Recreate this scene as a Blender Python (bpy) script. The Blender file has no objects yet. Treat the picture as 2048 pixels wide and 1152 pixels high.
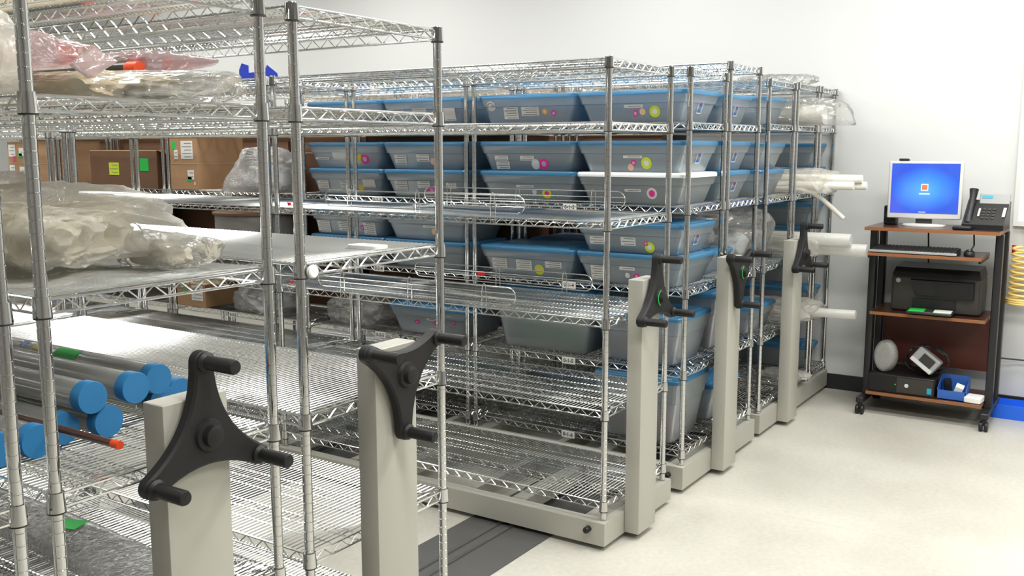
import bpy, math, random
from mathutils import Vector, Matrix, noise
R = math.radians
random.seed(7)
SC = bpy.context.scene
COL = SC.collection

# ------------------------------------------------------------------ materials
def new_mat(name):
    m = bpy.data.materials.new(name); m.use_nodes = True
    nt = m.node_tree; nt.nodes.clear()
    out = nt.nodes.new('ShaderNodeOutputMaterial')
    return m, nt, out

def pbr(name, col, rough=.5, metal=0., bump=0., bscale=60., var=0., vscale=6., spec=.5, sub=None, coat=0.):
    m, nt, out = new_mat(name)
    b = nt.nodes.new('ShaderNodeBsdfPrincipled')
    b.inputs['Base Color'].default_value = (*col, 1)
    b.inputs['Roughness'].default_value = rough
    b.inputs['Metallic'].default_value = metal
    b.inputs['Specular IOR Level'].default_value = spec
    b.inputs['Coat Weight'].default_value = coat
    nt.links.new(b.outputs[0], out.inputs[0])
    tc = nt.nodes.new('ShaderNodeTexCoord')
    if var > 0:
        n = nt.nodes.new('ShaderNodeTexNoise'); n.inputs['Scale'].default_value = vscale; n.inputs['Detail'].default_value = 4
        nt.links.new(tc.outputs['Object'], n.inputs['Vector'])
        mx = nt.nodes.new('ShaderNodeMix'); mx.data_type = 'RGBA'
        mx.inputs[6].default_value = (*[c*(1-var) for c in col], 1)
        mx.inputs[7].default_value = (*[min(1, c*(1+var)) for c in col], 1)
        nt.links.new(n.outputs['Fac'], mx.inputs[0]); nt.links.new(mx.outputs[2], b.inputs['Base Color'])
    if bump > 0:
        n = nt.nodes.new('ShaderNodeTexNoise'); n.inputs['Scale'].default_value = bscale; n.inputs['Detail'].default_value = 3
        nt.links.new(tc.outputs['Object'], n.inputs['Vector'])
        bp = nt.nodes.new('ShaderNodeBump'); bp.inputs['Strength'].default_value = bump; bp.inputs['Distance'].default_value = .01
        nt.links.new(n.outputs['Fac'], bp.inputs['Height']); nt.links.new(bp.outputs[0], b.inputs['Normal'])
    return m

def film(name, col, opac=.4, gloss=.15, rough=.12, bump=.4, bscale=25., tint=(1, 1, 1), transl=.4, fres=.8):
    """see-through plastic: part clear, part milky, with a shiny skin"""
    m, nt, out = new_mat(name)
    N = nt.nodes.new; L = nt.links.new
    tc = N('ShaderNodeTexCoord')
    tr = N('ShaderNodeBsdfTransparent'); tr.inputs[0].default_value = (*tint, 1)
    df = N('ShaderNodeBsdfDiffuse'); df.inputs[0].default_value = (*col, 1)
    tl = N('ShaderNodeBsdfTranslucent'); tl.inputs[0].default_value = (*col, 1)
    gl = N('ShaderNodeBsdfGlossy'); gl.inputs['Roughness'].default_value = rough; gl.inputs[0].default_value = (.9, .9, .9, 1)
    m1 = N('ShaderNodeMixShader'); m1.inputs[0].default_value = transl; L(df.outputs[0], m1.inputs[1]); L(tl.outputs[0], m1.inputs[2])
    m2 = N('ShaderNodeMixShader'); m2.inputs[0].default_value = opac; L(tr.outputs[0], m2.inputs[1]); L(m1.outputs[0], m2.inputs[2])
    fr = N('ShaderNodeFresnel'); fr.inputs[0].default_value = 1.45
    mul = N('ShaderNodeMath'); mul.operation = 'MULTIPLY_ADD'; mul.inputs[1].default_value = fres; mul.inputs[2].default_value = gloss*.25
    L(fr.outputs[0], mul.inputs[0])
    m3 = N('ShaderNodeMixShader'); L(mul.outputs[0], m3.inputs[0]); L(m2.outputs[0], m3.inputs[1]); L(gl.outputs[0], m3.inputs[2])
    if bump > 0:
        n = N('ShaderNodeTexNoise'); n.inputs['Scale'].default_value = bscale; n.inputs['Detail'].default_value = 3; n.inputs['Distortion'].default_value = 1.2
        L(tc.outputs['Object'], n.inputs['Vector'])
        bp = N('ShaderNodeBump'); bp.inputs['Strength'].default_value = bump; bp.inputs['Distance'].default_value = .02
        L(n.outputs['Fac'], bp.inputs['Height'])
        for s in (df, tl, gl): L(bp.outputs[0], s.inputs['Normal'])
        L(bp.outputs[0], fr.inputs['Normal'])
    L(m3.outputs[0], out.inputs[0])
    return m

def emis(name, col, s):
    m, nt, out = new_mat(name)
    e = nt.nodes.new('ShaderNodeEmission'); e.inputs[0].default_value = (*col, 1); e.inputs[1].default_value = s
    nt.links.new(e.outputs[0], out.inputs[0]); return m

M = {}
M['chrome'] = pbr('chrome_wire', (.74, .75, .74), .16, 1.0)
M['post'] = pbr('chrome_post', (.62, .625, .62), .07, 1.0)
M['ring'] = pbr('black_sleeve', (.015, .015, .015), .5)
M['cream'] = pbr('cream_paint', (.385, .38, .33), .42, bump=.03, bscale=300)
M['creamtop'] = pbr('grey_paint', (.40, .40, .36), .5)
M['crank'] = pbr('black_cast_plastic', (.009, .009, .0095), .55, bump=.08, bscale=250, spec=.35)
M['grip'] = pbr('black_grip', (.008, .008, .0085), .5, spec=.35)
M['green'] = pbr('green_sticker', (.02, .55, .08), .6)
M['black'] = pbr('black_plastic', (.010, .010, .011), .4, spec=.4)
M['blackmetal'] = pbr('black_steel', (.012, .012, .014), .38)
M['darkgrey'] = pbr('dark_grey_plastic', (.034, .031, .027), .4)
M['grey'] = pbr('grey_plastic', (.33, .34, .34), .4)
M['lightgrey'] = pbr('light_grey_plastic', (.62, .62, .60), .4)
M['white'] = pbr('white_plastic', (.80, .80, .77), .45)
M['paper'] = pbr('white_paper', (.82, .82, .78), .8)
M['print'] = pbr('grey_print', (.22, .22, .22), .8)
M['ink'] = pbr('black_print', (.02, .02, .02), .7)
M['lid'] = film('blue_lid', (.085, .35, .62), opac=.72, gloss=.1, rough=.3, bump=0., tint=(.45, .74, .95), transl=.45, fres=.6)
M['lidw'] = pbr('white_lid', (.80, .82, .82), .4)
M['bin'] = film('bin_plastic', (.86, .96, 1.0), opac=.43, gloss=.1, rough=.25, bump=.0, tint=(.93, .97, 1.0), transl=.5)
M['bincl'] = film('clear_bin_plastic', (.86, .93, .95), opac=.42, gloss=.1, rough=.25, bump=.0, tint=(.95, .98, 1.0), transl=.5)
M['film'] = film('clear_film', (.93, .93, .88), opac=.26, gloss=.2, rough=.12, bump=.35, bscale=16, transl=.6)
M['filmm'] = film('milky_film', (.97, .95, .88), opac=.46, gloss=.06, rough=.22, bump=.5, bscale=22, transl=.6, fres=.4)
M['pink'] = film('pink_film', (.96, .76, .77), opac=.42, gloss=.1, rough=.14, bump=.3, bscale=14, tint=(1, .93, .94), transl=.6)
M['bubble'] = film('bubble_film', (.95, .95, .92), opac=.46, gloss=.25, rough=.16, bump=.6, bscale=70, transl=.6)
M['rollp'] = film('milky_roll_plastic', (.95, .95, .90), opac=.72, gloss=.05, rough=.3, bump=.2, bscale=20, transl=.5, fres=.5)
M['bubble2'] = film('bright_bubble_film', (1, 1, .98), opac=.34, gloss=.4, rough=.12, bump=.6, bscale=60, transl=.8)
M['tan'] = pbr('tan_contents', (.78, .66, .44), .7, bump=.4, bscale=30, var=.25, vscale=9)
M['creamc'] = pbr('cream_contents', (.86, .80, .64), .65, bump=.3, bscale=25, var=.15, vscale=9)
M['acry'] = film('clear_tube', (.90, .91, .87), opac=.48, gloss=.15, rough=.14, bump=0., transl=.55)
M['cap'] = pbr('blue_cap', (.026, .20, .45), .45)
M['orange'] = pbr('orange_cap', (.72, .07, .015), .42)
M['brown'] = pbr('brown_tube', (.075, .028, .016), .35)
M['dtube'] = pbr('dark_tube', (.028, .027, .022), .3)
M['tubing'] = pbr('cream_tubing', (.74, .73, .66), .5)
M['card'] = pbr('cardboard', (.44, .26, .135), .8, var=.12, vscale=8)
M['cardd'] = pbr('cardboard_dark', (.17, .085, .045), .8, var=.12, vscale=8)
M['cardedge'] = pbr('cardboard_edge', (.55, .40, .22), .8)
M['tape'] = pbr('packing_tape', (.42, .28, .13), .25)
M['L'] = pbr('sticker_lime', (.66, .80, .035), .6)
M['Y'] = pbr('sticker_yellow', (.80, .62, .03), .6)
M['M'] = pbr('sticker_pink', (.88, .04, .30), .6)
M['O'] = pbr('sticker_orange', (.90, .42, .08), .6)
M['P'] = pbr('sticker_peach', (.86, .58, .40), .6)
M['W'] = pbr('sticker_white', (.78, .79, .78), .6)
M['V'] = pbr('sticker_lavender', (.55, .42, .72), .6)
M['red'] = pbr('red_plastic', (.70, .02, .025), .45)
M['royal'] = pbr('royal_blue', (.010, .045, .52), .5)
M['lblue'] = pbr('label_blue', (.03, .12, .45), .5)
M['binblue'] = pbr('bright_blue', (.015, .14, .80), .42)
M['wood'] = pbr('wood_laminate', (.060, .020, .011), .3, var=.2, vscale=20, coat=.2)
M['woodedge'] = pbr('wood_edge', (.26, .105, .04), .4, var=.1, vscale=20)
M['panel'] = pbr('red_brown_panel', (.10, .020, .012), .45)
M['hose'] = pbr('yellow_hose', (.84, .62, .20), .38)
M['teal'] = pbr('teal_hose', (.02, .33, .50), .4)
M['mat'] = pbr('grey_rubber', (.075, .075, .072), .65, var=.15, vscale=10)
M['rail'] = pbr('steel_rail', (.30, .30, .29), .35, .9)
M['steel'] = pbr('spool_grey', (.28, .27, .25), .5)
M['gcont'] = pbr('mixed_grey', (.52, .55, .57), .8, var=.3, vscale=25)
M['tcont'] = pbr('mixed_tan', (.50, .42, .30), .8, var=.3, vscale=25)
M['pcont'] = pbr('mixed_pink', (.62, .14, .20), .8, var=.3, vscale=25)
M['ncont'] = pbr('mixed_green', (.12, .42, .18), .8, var=.3, vscale=25)
M['wcont'] = pbr('mixed_white', (.70, .70, .66), .8, var=.15, vscale=25)

# ------------------------------------------------------------------ mesh builder
class MB:
    def __init__(s): s.v = []; s.f = []; s.m = []
    def add(s, vs, fs, mi=0):
        o = len(s.v); s.v += [tuple(p) for p in vs]
        for f in fs: s.f.append([i+o for i in f]); s.m.append(mi)
    def merge(s, b, off=(0, 0, 0), mat=None, mi=None):
        o = len(s.v)
        for p in b.v:
            q = Vector(p)
            if mat is not None: q = mat @ q
            s.v.append((q.x+off[0], q.y+off[1], q.z+off[2]))
        for f, k in zip(b.f, b.m): s.f.append([i+o for i in f]); s.m.append(k if mi is None else mi)
        return s
    def box(s, x0, x1, y0, y1, z0, z1, mi=0):
        vs = [(x, y, z) for z in (z0, z1) for y in (y0, y1) for x in (x0, x1)]
        s.add(vs, [(0, 2, 3, 1), (4, 5, 7, 6), (0, 1, 5, 4), (2, 6, 7, 3), (0, 4, 6, 2), (1, 3, 7, 5)], mi)
    def rbox(s, x0, x1, y0, y1, z0, z1, r=.006, mi=0, seg=3):
        """box with rounded vertical edges and chamfered top and bottom"""
        e = r*.6
        rings = []
        for z, i in ((z0, e), (z0+e, 0), (z1-e, 0), (z1, e)):
            rings.append(rrect(x0+i, x1-i, y0+i, y1-i, max(r-i, .0005), z, seg))
        s.loft(rings, True, True, mi)
    def loft(s, rings, cap0=True, cap1=True, mi=0):
        n = len(rings[0]); vs = [p for r in rings for p in r]; fs = []
        for k in range(len(rings)-1):
            for i in range(n):
                j = (i+1) % n
                fs.append((k*n+i, k*n+j, (k+1)*n+j, (k+1)*n+i))
        if cap0: fs.append(tuple(reversed(range(n))))
        if cap1: fs.append(tuple(range((len(rings)-1)*n, len(rings)*n)))
        s.add(vs, fs, mi)
    def tube(s, pts, r, n=8, mi=0, closed=False, caps=True):
        pts = [Vector(p) for p in pts]; k = len(pts)
        rr = r if isinstance(r, (list, tuple)) else [r]*k
        rings = []; up = None
        for i, p in enumerate(pts):
            a = pts[i-1] if (i > 0 or closed) else p
            b = pts[(i+1) % k] if (i < k-1 or closed) else p
            t = (b-a).normalized() if (b-a).length > 1e-9 else Vector((0, 0, 1))
            if up is None: up = Vector((0, 0, 1)) if abs(t.z) < .9 else Vector((1, 0, 0))
            u = (up - t*up.dot(t))
            if u.length < 1e-6: u = t.orthogonal()
            u.normalize(); w = t.cross(u); up = u
            rings.append([p + u*(rr[i]*math.cos(2*math.pi*j/n)) + w*(rr[i]*math.sin(2*math.pi*j/n)) for j in range(n)])
        if closed: rings.append(rings[0])
        s.loft(rings, caps and not closed, caps and not closed, mi)
    def lathe(s, prof, n=16, mi=0, mat=None):
        """profile [(r,z)] about z"""
        rings = []
        for r, z in prof:
            ring = [Vector((r*math.cos(2*math.pi*j/n), r*math.sin(2*math.pi*j/n), z)) for j in range(n)]
            if mat is not None: ring = [mat @ p for p in ring]
            rings.append(ring)
        s.loft(rings, True, True, mi)
    def prism(s, poly, y0, y1, mi=0, bev=0.):
        """(x,z) outline (counter-clockwise seen from -y) extruded along y from y0 (front) to y1"""
        n = len(poly)
        if bev > 0:
            cx = sum(p[0] for p in poly)/n; cz = sum(p[1] for p in poly)/n
            def ins(d):
                o = []
                for i in range(n):
                    a = Vector(poly[i-1]); b = Vector(poly[i]); c = Vector(poly[(i+1) % n])
                    t = (c-a); t = t.normalized() if t.length > 0 else Vector((1, 0))
                    o.append((b.x-t.y*d, b.y+t.x*d))
                return o
            q = ins(bev)
            rings = [[(x, y1, z) for x, z in q], [(x, y1-bev, z) for x, z in poly], [(x, y0+bev, z) for x, z in poly], [(x, y0, z) for x, z in q]]
        else:
            rings = [[(x, y1, z) for x, z in poly], [(x, y0, z) for x, z in poly]]
        s.loft(rings, True, True, mi)
    def mesh(s, name, mats):
        me = bpy.data.meshes.new(name); me.from_pydata([tuple(p) for p in s.v], [], s.f)
        for m in mats: me.materials.append(M[m] if isinstance(m, str) else m)
        me.polygons.foreach_set('material_index', s.m)
        me.polygons.foreach_set('use_smooth', [True]*len(me.polygons))
        try: me.set_sharp_from_angle(angle=R(38))
        except Exception: pass
        me.update(); return me

def rrect(x0, x1, y0, y1, r, z, seg=3):
    o = []
    for cx, cy, a in ((x1-r, y1-r, 0), (x0+r, y1-r, 90), (x0+r, y0+r, 180), (x1-r, y0+r, 270)):
        for k in range(seg+1):
            t = R(a+90*k/seg); o.append((cx+r*math.cos(t), cy+r*math.sin(t), z))
    return o

def link(name, me, parent=None, loc=(0, 0, 0), rot=(0, 0, 0)):
    o = bpy.data.objects.new(name, me); COL.objects.link(o)
    o.location = loc; o.rotation_euler = rot
    if parent is not None: o.parent = parent
    return o
def obj(name, mb, mats, parent=None, loc=(0, 0, 0), rot=(0, 0, 0)):
    if isinstance(mats, str): mats = [mats]
    return link(name, mb.mesh(name, mats), parent, loc, rot)
def tag(o, label, cat, group=None):
    o['label'] = label; o['category'] = cat
    if group: o['group'] = group
    return o
def thing(name, label, cat, loc=(0, 0, 0), rz=0., group=None):
    o = bpy.data.objects.new(name, None); COL.objects.link(o); o.empty_display_size = .1
    o.location = loc; o.rotation_euler = (0, 0, rz)
    return tag(o, label, cat, group)
def struct(o): o['kind'] = 'structure'; return o

def text_mb(txt, size, mi=0):
    """flat lettering in the xy plane, centred"""
    cu = bpy.data.curves.new('lettering', 'FONT'); cu.body = txt; cu.size = size; cu.align_x = 'CENTER'; cu.align_y = 'CENTER'; cu.resolution_u = 2
    cu.offset = size*.02
    o = bpy.data.objects.new('lettering', cu); COL.objects.link(o)
    dg = bpy.context.evaluated_depsgraph_get(); dg.update()
    me = bpy.data.meshes.new_from_object(o.evaluated_get(dg))
    b = MB(); b.add([v.co for v in me.vertices], [list(p.vertices) for p in me.polygons], mi)
    bpy.data.objects.remove(o); bpy.data.curves.remove(cu); bpy.data.meshes.remove(me)
    return b
# matrix taking flat (x right, y up, normal z) art onto a face looking to -X (right = -Y) or to -Y (right = +X)
TO_NX = Matrix(((0, 0, -1), (-1, 0, 0), (0, 1, 0)))
TO_NY = Matrix(((1, 0, 0), (0, 0, -1), (0, 1, 0)))

# ------------------------------------------------------------------ room
WX = 3.165
def build_room():
    m, nt, out = new_mat('vinyl_floor')
    N = nt.nodes.new; L = nt.links.new
    b = N('ShaderNodeBsdfPrincipled'); b.inputs['Roughness'].default_value = .33; b.inputs['Specular IOR Level'].default_value = .4
    tc = N('ShaderNodeTexCoord')
    n1 = N('ShaderNodeTexNoise'); n1.inputs['Scale'].default_value = 1.6; n1.inputs['Detail'].default_value = 6
    n2 = N('ShaderNodeTexNoise'); n2.inputs['Scale'].default_value = 45; n2.inputs['Detail'].default_value = 3
    for n in (n1, n2): L(tc.outputs['Object'], n.inputs['Vector'])
    r1 = N('ShaderNodeValToRGB'); r1.color_ramp.elements[0].position = .30; r1.color_ramp.elements[0].color = (.50, .485, .425, 1)
    r1.color_ramp.elements[1].position = .62; r1.color_ramp.elements[1].color = (.60, .585, .52, 1)
    L(n1.outputs['Fac'], r1.inputs[0])
    mx = N('ShaderNodeMix'); mx.data_type = 'RGBA'; mx.blend_type = 'MULTIPLY'; mx.inputs[0].default_value = .25
    L(r1.outputs[0], mx.inputs[6]); L(n2.outputs['Fac'], mx.inputs[7])
    br = N('ShaderNodeTexBrick'); br.offset = 0; br.inputs['Scale'].default_value = 1; br.inputs['Mortar Size'].default_value = .004
    br.inputs['Brick Width'].default_value = 90; br.inputs['Row Height'].default_value = 3.6
    br.inputs['Color1'].default_value = br.inputs['Color2'].default_value = (1, 1, 1, 1); br.inputs['Mortar'].default_value = (.93, .92, .91, 1)
    mp = N('ShaderNodeMapping'); mp.inputs['Rotation'].default_value = (0, 0, R(90)); mp.inputs['Location'].default_value = (40, -.74, 0); L(tc.outputs['Object'], mp.inputs[0]); L(mp.outputs[0], br.inputs['Vector'])
    m2 = N('ShaderNodeMix'); m2.data_type = 'RGBA'; m2.blend_type = 'MULTIPLY'; m2.inputs[0].default_value = 1
    L(mx.outputs[2], m2.inputs[6]); L(br.outputs['Color'], m2.inputs[7]); L(m2.outputs[2], b.inputs['Base Color'])
    L(b.outputs[0], out.inputs[0]); M['floor'] = m
    M['wall'] = pbr('wall_paint', (.585, .60, .59), .6, bump=.02, bscale=200)
    M['walld'] = pbr('wall_darkened_for_chrome', (.26, .255, .24), .6)  # unseen walls darkened so posts reflect dark stripes and column sides get less bounce
    M['ceil'] = pbr('ceiling_tile', (.74, .74, .72), .8, bump=.1, bscale=120)
    M['base'] = pbr('black_cove', (.012, .012, .013), .45)
    X0, X1, Y0, Y1, H = -6.0, WX, -5.0, 9.6, 3.35
    def slab(name, x0, x1, y0, y1, z0, z1, mat):
        k = MB(); k.box(x0, x1, y0, y1, z0, z1); return struct(obj(name, k, mat))
    slab('floor', X0, X1, Y0, Y1, -.1, 0, 'floor')
    slab('ceiling', X0, X1, Y0, Y1, H, H+.1, 'ceil')
    slab('wall_back', X1, X1+.1, Y0, Y1, 0, H, 'wall')
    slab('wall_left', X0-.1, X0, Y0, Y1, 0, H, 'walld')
    slab('wall_far', X0, X1, Y1, Y1+.1, 0, H, 'wall')
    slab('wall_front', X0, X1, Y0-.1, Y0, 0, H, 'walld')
    k = MB(); k.add([(X1, Y0, 0), (X1-.012, Y0, 0), (X1-.008, Y0, .1), (X1, Y0, .102), (X1, Y1, 0), (X1-.012, Y1, 0), (X1-.008, Y1, .1), (X1, Y1, .102)],
                    [(0, 1, 2, 3), (7, 6, 5, 4), (1, 5, 6, 2), (2, 6, 7, 3), (0, 4, 5, 1)])
    struct(obj('baseboard_back', k, 'base'))
    # pale frame of a board on the wall, at the right edge
    t = thing('wall_board', 'white board with pale frame on the wall above the yellow hose', 'board', (WX, -1.30, 1.64))
    k = MB(); k.box(-.018, -.004, -.62, .20, -.47, .55); obj('panel', k, 'white', t)
    k = MB(); k.box(-.026, 0, .20, .225, -.50, .58); k.box(-.026, 0, -.64, -.62, -.50, .58); k.box(-.026, 0, -.62, .20, .55, .58); k.box(-.026, 0, -.62, .20, -.50, -.47); obj('frame', k, 'lightgrey', t)
    # floor tracks
    for i, (y0, y1, lab) in enumerate(((.235, .635, 'grey rubber track strip with twin rails crossing the open aisle floor'),
                                       (1.62, 2.03, 'grey rubber track strip running under the shelving, behind the open one'),
                                       (3.30, 3.70, 'grey rubber track strip farthest back under the shelving'))):
        t = thing('floor_track', lab, 'track', (0, (y0+y1)/2, 0), 0, 'floor tracks under the rolling shelves')
        w = (y1-y0)/2
        k = MB(); k.box(-5.5, 3.0, -w, w, .0005, .004); obj('mat', k, 'mat', t)
        for s in (-1, 1):
            k = MB(); k.box(-5.5, 3.0, .03*s+.02-.008, .03*s+.02+.008, .004, .010); obj('rail', k, 'rail', t)
build_room()

# ------------------------------------------------------------------ wire shelving
NEARW, FARW, LONG, SHORT = .563, .422, 1.81, 1.18
def zigzag(k, p0, p1, dz, pitch, r):
    """zigzag wire between a top wire (p0-p1) and a bottom wire dz below"""
    p0 = Vector(p0); p1 = Vector(p1); n = max(2, int(round((p1-p0).length/pitch)))*2
    pts = [p0.lerp(p1, i/n) + Vector((0, 0, 0 if i % 2 else -dz)) for i in range(n+1)]
    k.tube(pts, r, 4)
def shelf_mb(W, Ln, coll):
    k = MB(); g = .014
    x0, x1, y0, y1 = 0, W, 0, Ln
    zt, zb = -.007, -.034
    for (a, b) in (((x0, y0), (x0, y1)), ((x1, y0), (x1, y1)), ((x0, y0), (x1, y0)), ((x0, y1), (x1, y1))):
        d = Vector((b[0]-a[0], b[1]-a[1], 0)).normalized()*g
        A = Vector((a[0], a[1], 0))+d; B = Vector((b[0], b[1], 0))-d
        for z in (zt, zb): k.tube([A+Vector((0, 0, z)), B+Vector((0, 0, z))], .0034, 6)
        zigzag(k, A+Vector((0, 0, zt)), B+Vector((0, 0, zt)), zt-zb, .064, .0023)
    for f in (1/3, 2/3):
        A = Vector((W*f, .004, zt-.005)); B = Vector((W*f, Ln-.004, zt-.005))
        k.tube([A, B], .0028, 5); k.tube([A-Vector((0, 0, .022)), B-Vector((0, 0, .022))], .0028, 5)
        zigzag(k, A, B, .022, .064, .002)
    for f in (1/6, 1/2, 5/6): k.tube([(W*f, .004, zt-.004), (W*f, Ln-.004, zt-.004)], .0022, 5)
    n = int(round((Ln-.03)/.0172))
    for i in range(n+1):
        y = .015+(Ln-.03)*i/n
        k.tube([(0, y, zt+.0035), (W, y, zt+.0035)], .0019, 4)
    if coll:
        for x in (0, W):
            for y in (0, Ln): k.merge(collar_mb(), (x, y, 0))
    return k
def collar_mb():
    k = MB()
    k.lathe([(.0132, 0), (.0165, 0), (.0185, -.039), (.0132, -.039)], 16, 0)
    k.lathe([(.0132, -.0385), (.0178, -.0385), (.0178, -.0425), (.0132, -.0425)], 16, 1)
    return k
def post_mb(h):
    k = MB(); pr = [(.0, 0), (.0127, 0)]; z = .03
    while z < h-.02:
        pr += [(.0127, z-.0016), (.0118, z-.0009), (.0118, z+.0009), (.0127, z+.0016)]; z += .0254
    pr += [(.0127, h-.004), (.011, h), (0, h)]
    k.lathe(pr, 16, 0); return k
ME = {}
def shelf_me(W, Ln, coll):
    key = (W, Ln, coll)
    if key not in ME: ME[key] = shelf_mb(W, Ln, coll).mesh('wire_shelf', ['chrome', 'ring'])
    return ME[key]
ME['collar'] = collar_mb().mesh('collar', ['post', 'ring'])
def post_me(h):
    key = ('post', round(h, 3))
    if key not in ME: ME[key] = post_mb(h).mesh('post', ['post'])
    return ME[key]
def tag_mb(txt):
    k = MB(); k.box(-.002, 0, -.037, .037, -.016, .016, 0)
    if txt: k.merge(text_mb(txt, .027, 1), (-.0026, 0, 0), TO_NX)
    return k
def unit(X, Y, W, Ln, tiers, base, label, detail=True, group=None, tags=None, name='wire_shelving_unit'):
    t = thing(name, label, 'shelving unit', (X, Y, base), 0, group)
    top = tiers[0]+.003-base
    for x in (0, W):
        for y in (0, Ln): link('post', post_me(top-.002), t, (x, y, .002))
    for z in tiers:
        s = link('wire_shelf', shelf_me(W, Ln, not detail), t, (0, 0, z-base))
        if detail:
            for x in (0, W):
                for y in (0, Ln): link('collar', ME['collar'], s, (x, y, 0))
    for z, txt in (tags or {}).items():
        obj('shelf_label', tag_mb(txt), ['paper', 'ink'], t, (-.0045, Ln/2+.02, z-.024-base))
    return t
TN = [1.944, 1.706, 1.325, .94, .572, .195]
TD = [1.957, 1.722, 1.343, .96, .58, .201]
TD2 = [2.018, 1.722, 1.343, .96, .58, .201]
TE = [1.970, 1.735, 1.337, .961, .562, .185]
TF = [1.978, 1.735, 1.337, .961, .562, .185]
BZ, BD = .117, .128
XA, XB, XC, XD, XD2, XE, XE2, XF = -2.289, -1.620, 0.0, .775, 1.259, 1.838, 2.336, 2.812
WFU = .325
unit(-2.366-NEARW, 0, NEARW, LONG, TN, BZ, 'wire shelving unit cut off by the left edge, only its corner post showing')
unit(XA, 0, NEARW, LONG, TN, BZ, 'wire shelving unit holding the pink bags and the blue-capped tubes')
unit(XB, 0, NEARW, LONG, TN, BZ, 'empty wire shelving unit between the tube shelves and the open aisle')
unit(XB, LONG+.05, NEARW, LONG, TN, BZ, 'bare wire shelving unit joined to the far end of the nearest empty one', False)
unit(XC, 0, NEARW, LONG, TN, BZ, 'empty wire shelving unit with wire ledges, first one across the open aisle')
unit(XC, LONG+.05, NEARW, LONG, TN, BZ, 'empty wire shelving unit in front of the stacked cardboard boxes', False)
unit(XC, 2*(LONG+.05), NEARW, LONG, TN, BZ, 'bare wire shelving unit at far left, beyond the cardboard box stacks', False)
DS = SHORT+.05
TG1 = {TD[1]+.20: '', TD[2]: '0-1-3', TD[3]: '0-1-4', TD[4]: '0-1-5', TD[5]: '0-1-6'}
TG2 = {TD[0]: '0-2-1', TD[2]: '0-2-3', TD[3]: '0-2-4', TD[4]: '0-2-5'}
TG3 = {TD[2]: '0-3-3', TD[4]: '0-3-5'}
TG1.pop(TD[1]+.20)
unit(XD, 0, .427, SHORT, TD, BD, 'wire shelving unit with labelled blue-lidded bins, nearest the aisle end', True, None, TG1)
unit(XD, DS, .427, SHORT, TD, BD, 'second wire shelving unit along the bin row, bins stacked on most shelves', False, None, TG2)
unit(XD, 2*DS, .427, SHORT, TD, BD, 'third wire shelving unit along the bin row, holding cardboard boxes and a reel', False, None, TG3)
unit(XD, 3*DS, .427, SHORT, TD, BD, 'wire shelving unit holding the brown box with yellow and green notes', False, None, {TD[2]: '0-4-3'})
unit(XD, 4*DS, .427, SHORT, TD, BD, 'wire shelving unit at far left holding the pair of stacked brown boxes', False)
HID = 'chrome wire shelving unit in the back rows, mostly hidden behind the bin row'
unit(XD2, 0, .416, SHORT, TD2, BD, 'tallest wire shelving unit, standing back to back behind the bin row')
for i in (1, 2, 3, 4): unit(XD2, i*DS, .416, SHORT, TD2, BD, HID, False, 'hidden back row units')
unit(XE, 0, .442, SHORT, TE, BD, 'wire shelving unit left of the fifth crank column, bins on every tier')
for i in (1, 2): unit(XE, i*DS, .442, SHORT, TE, BD, HID, False, 'hidden back row units')
unit(XE2, 0, .408, SHORT, TF, BD, 'wire shelving unit with white tubes sticking out, beside the last column')
unit(XE2, DS, .408, SHORT, TF, BD, HID, False, 'hidden back row units')
unit(XF, 0, WFU, SHORT, TF, BD, 'narrow wire shelving unit closest to the back wall')

# wire ledges clipped to shelves of the empty unit
def ledge(X, Y0, Y1, z, label):
    t = thing('wire_ledge', label, 'shelf ledge', (X, Y0, z), 0, 'wire ledges on the empty shelves')
    Ln = Y1-Y0; k = MB(); h0, h1 = .012, .085; rr = (h1-h0)/2
    loop = []
    for a in range(0, 181, 20): loop.append((0, Ln-rr+rr*math.sin(R(a)), (h0+h1)/2+rr*math.cos(R(a))))
    for a in range(180, 361, 20): loop.append((0, rr+rr*math.sin(R(a)), (h0+h1)/2+rr*math.cos(R(a))))
    k.tube(loop, .0027, 6, closed=True)
    for z2 in (h0+.026, h0+.048): k.tube([(0, .004, z2), (0, Ln-.004, z2)], .002, 5)
    obj('wire_loop', k, 'chrome', t)
    for f in (.14, .5, .86):
        k = MB(); y = Ln*f
        k.tube([(-.003, y-.012, -.03), (-.003, y-.012, .05), (-.003, y-.008, .088), (-.003, y, .096), (-.003, y+.008, .088), (-.003, y+.012, .05), (-.003, y+.012, -.03)], .002, 5)
        obj('clip', k, 'chrome', t)
    return t
ledge(.012, .385, 1.50, TN[2], 'wire ledge on the near edge of the third tier, empty unit')
ledge(.548, .20, 1.33, TN[2], 'wire ledge on the back edge of the third tier, before the white-lidded bin')
ledge(.012, .43, 1.56, TN[3], 'wire ledge on the near edge of the fourth tier, empty unit')
ledge(.548, .36, 1.40, TN[3], 'wire ledge on the back edge of the fourth tier, empty unit')
ledge(XA+.40, .30, 1.40, TN[3], 'dark wire ledge standing behind the clear blue-capped tubes')
ledge(XA+NEARW-.012, .45, 1.55, TN[2], 'wire ledge behind the big crumpled bag of cream parts')

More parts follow.
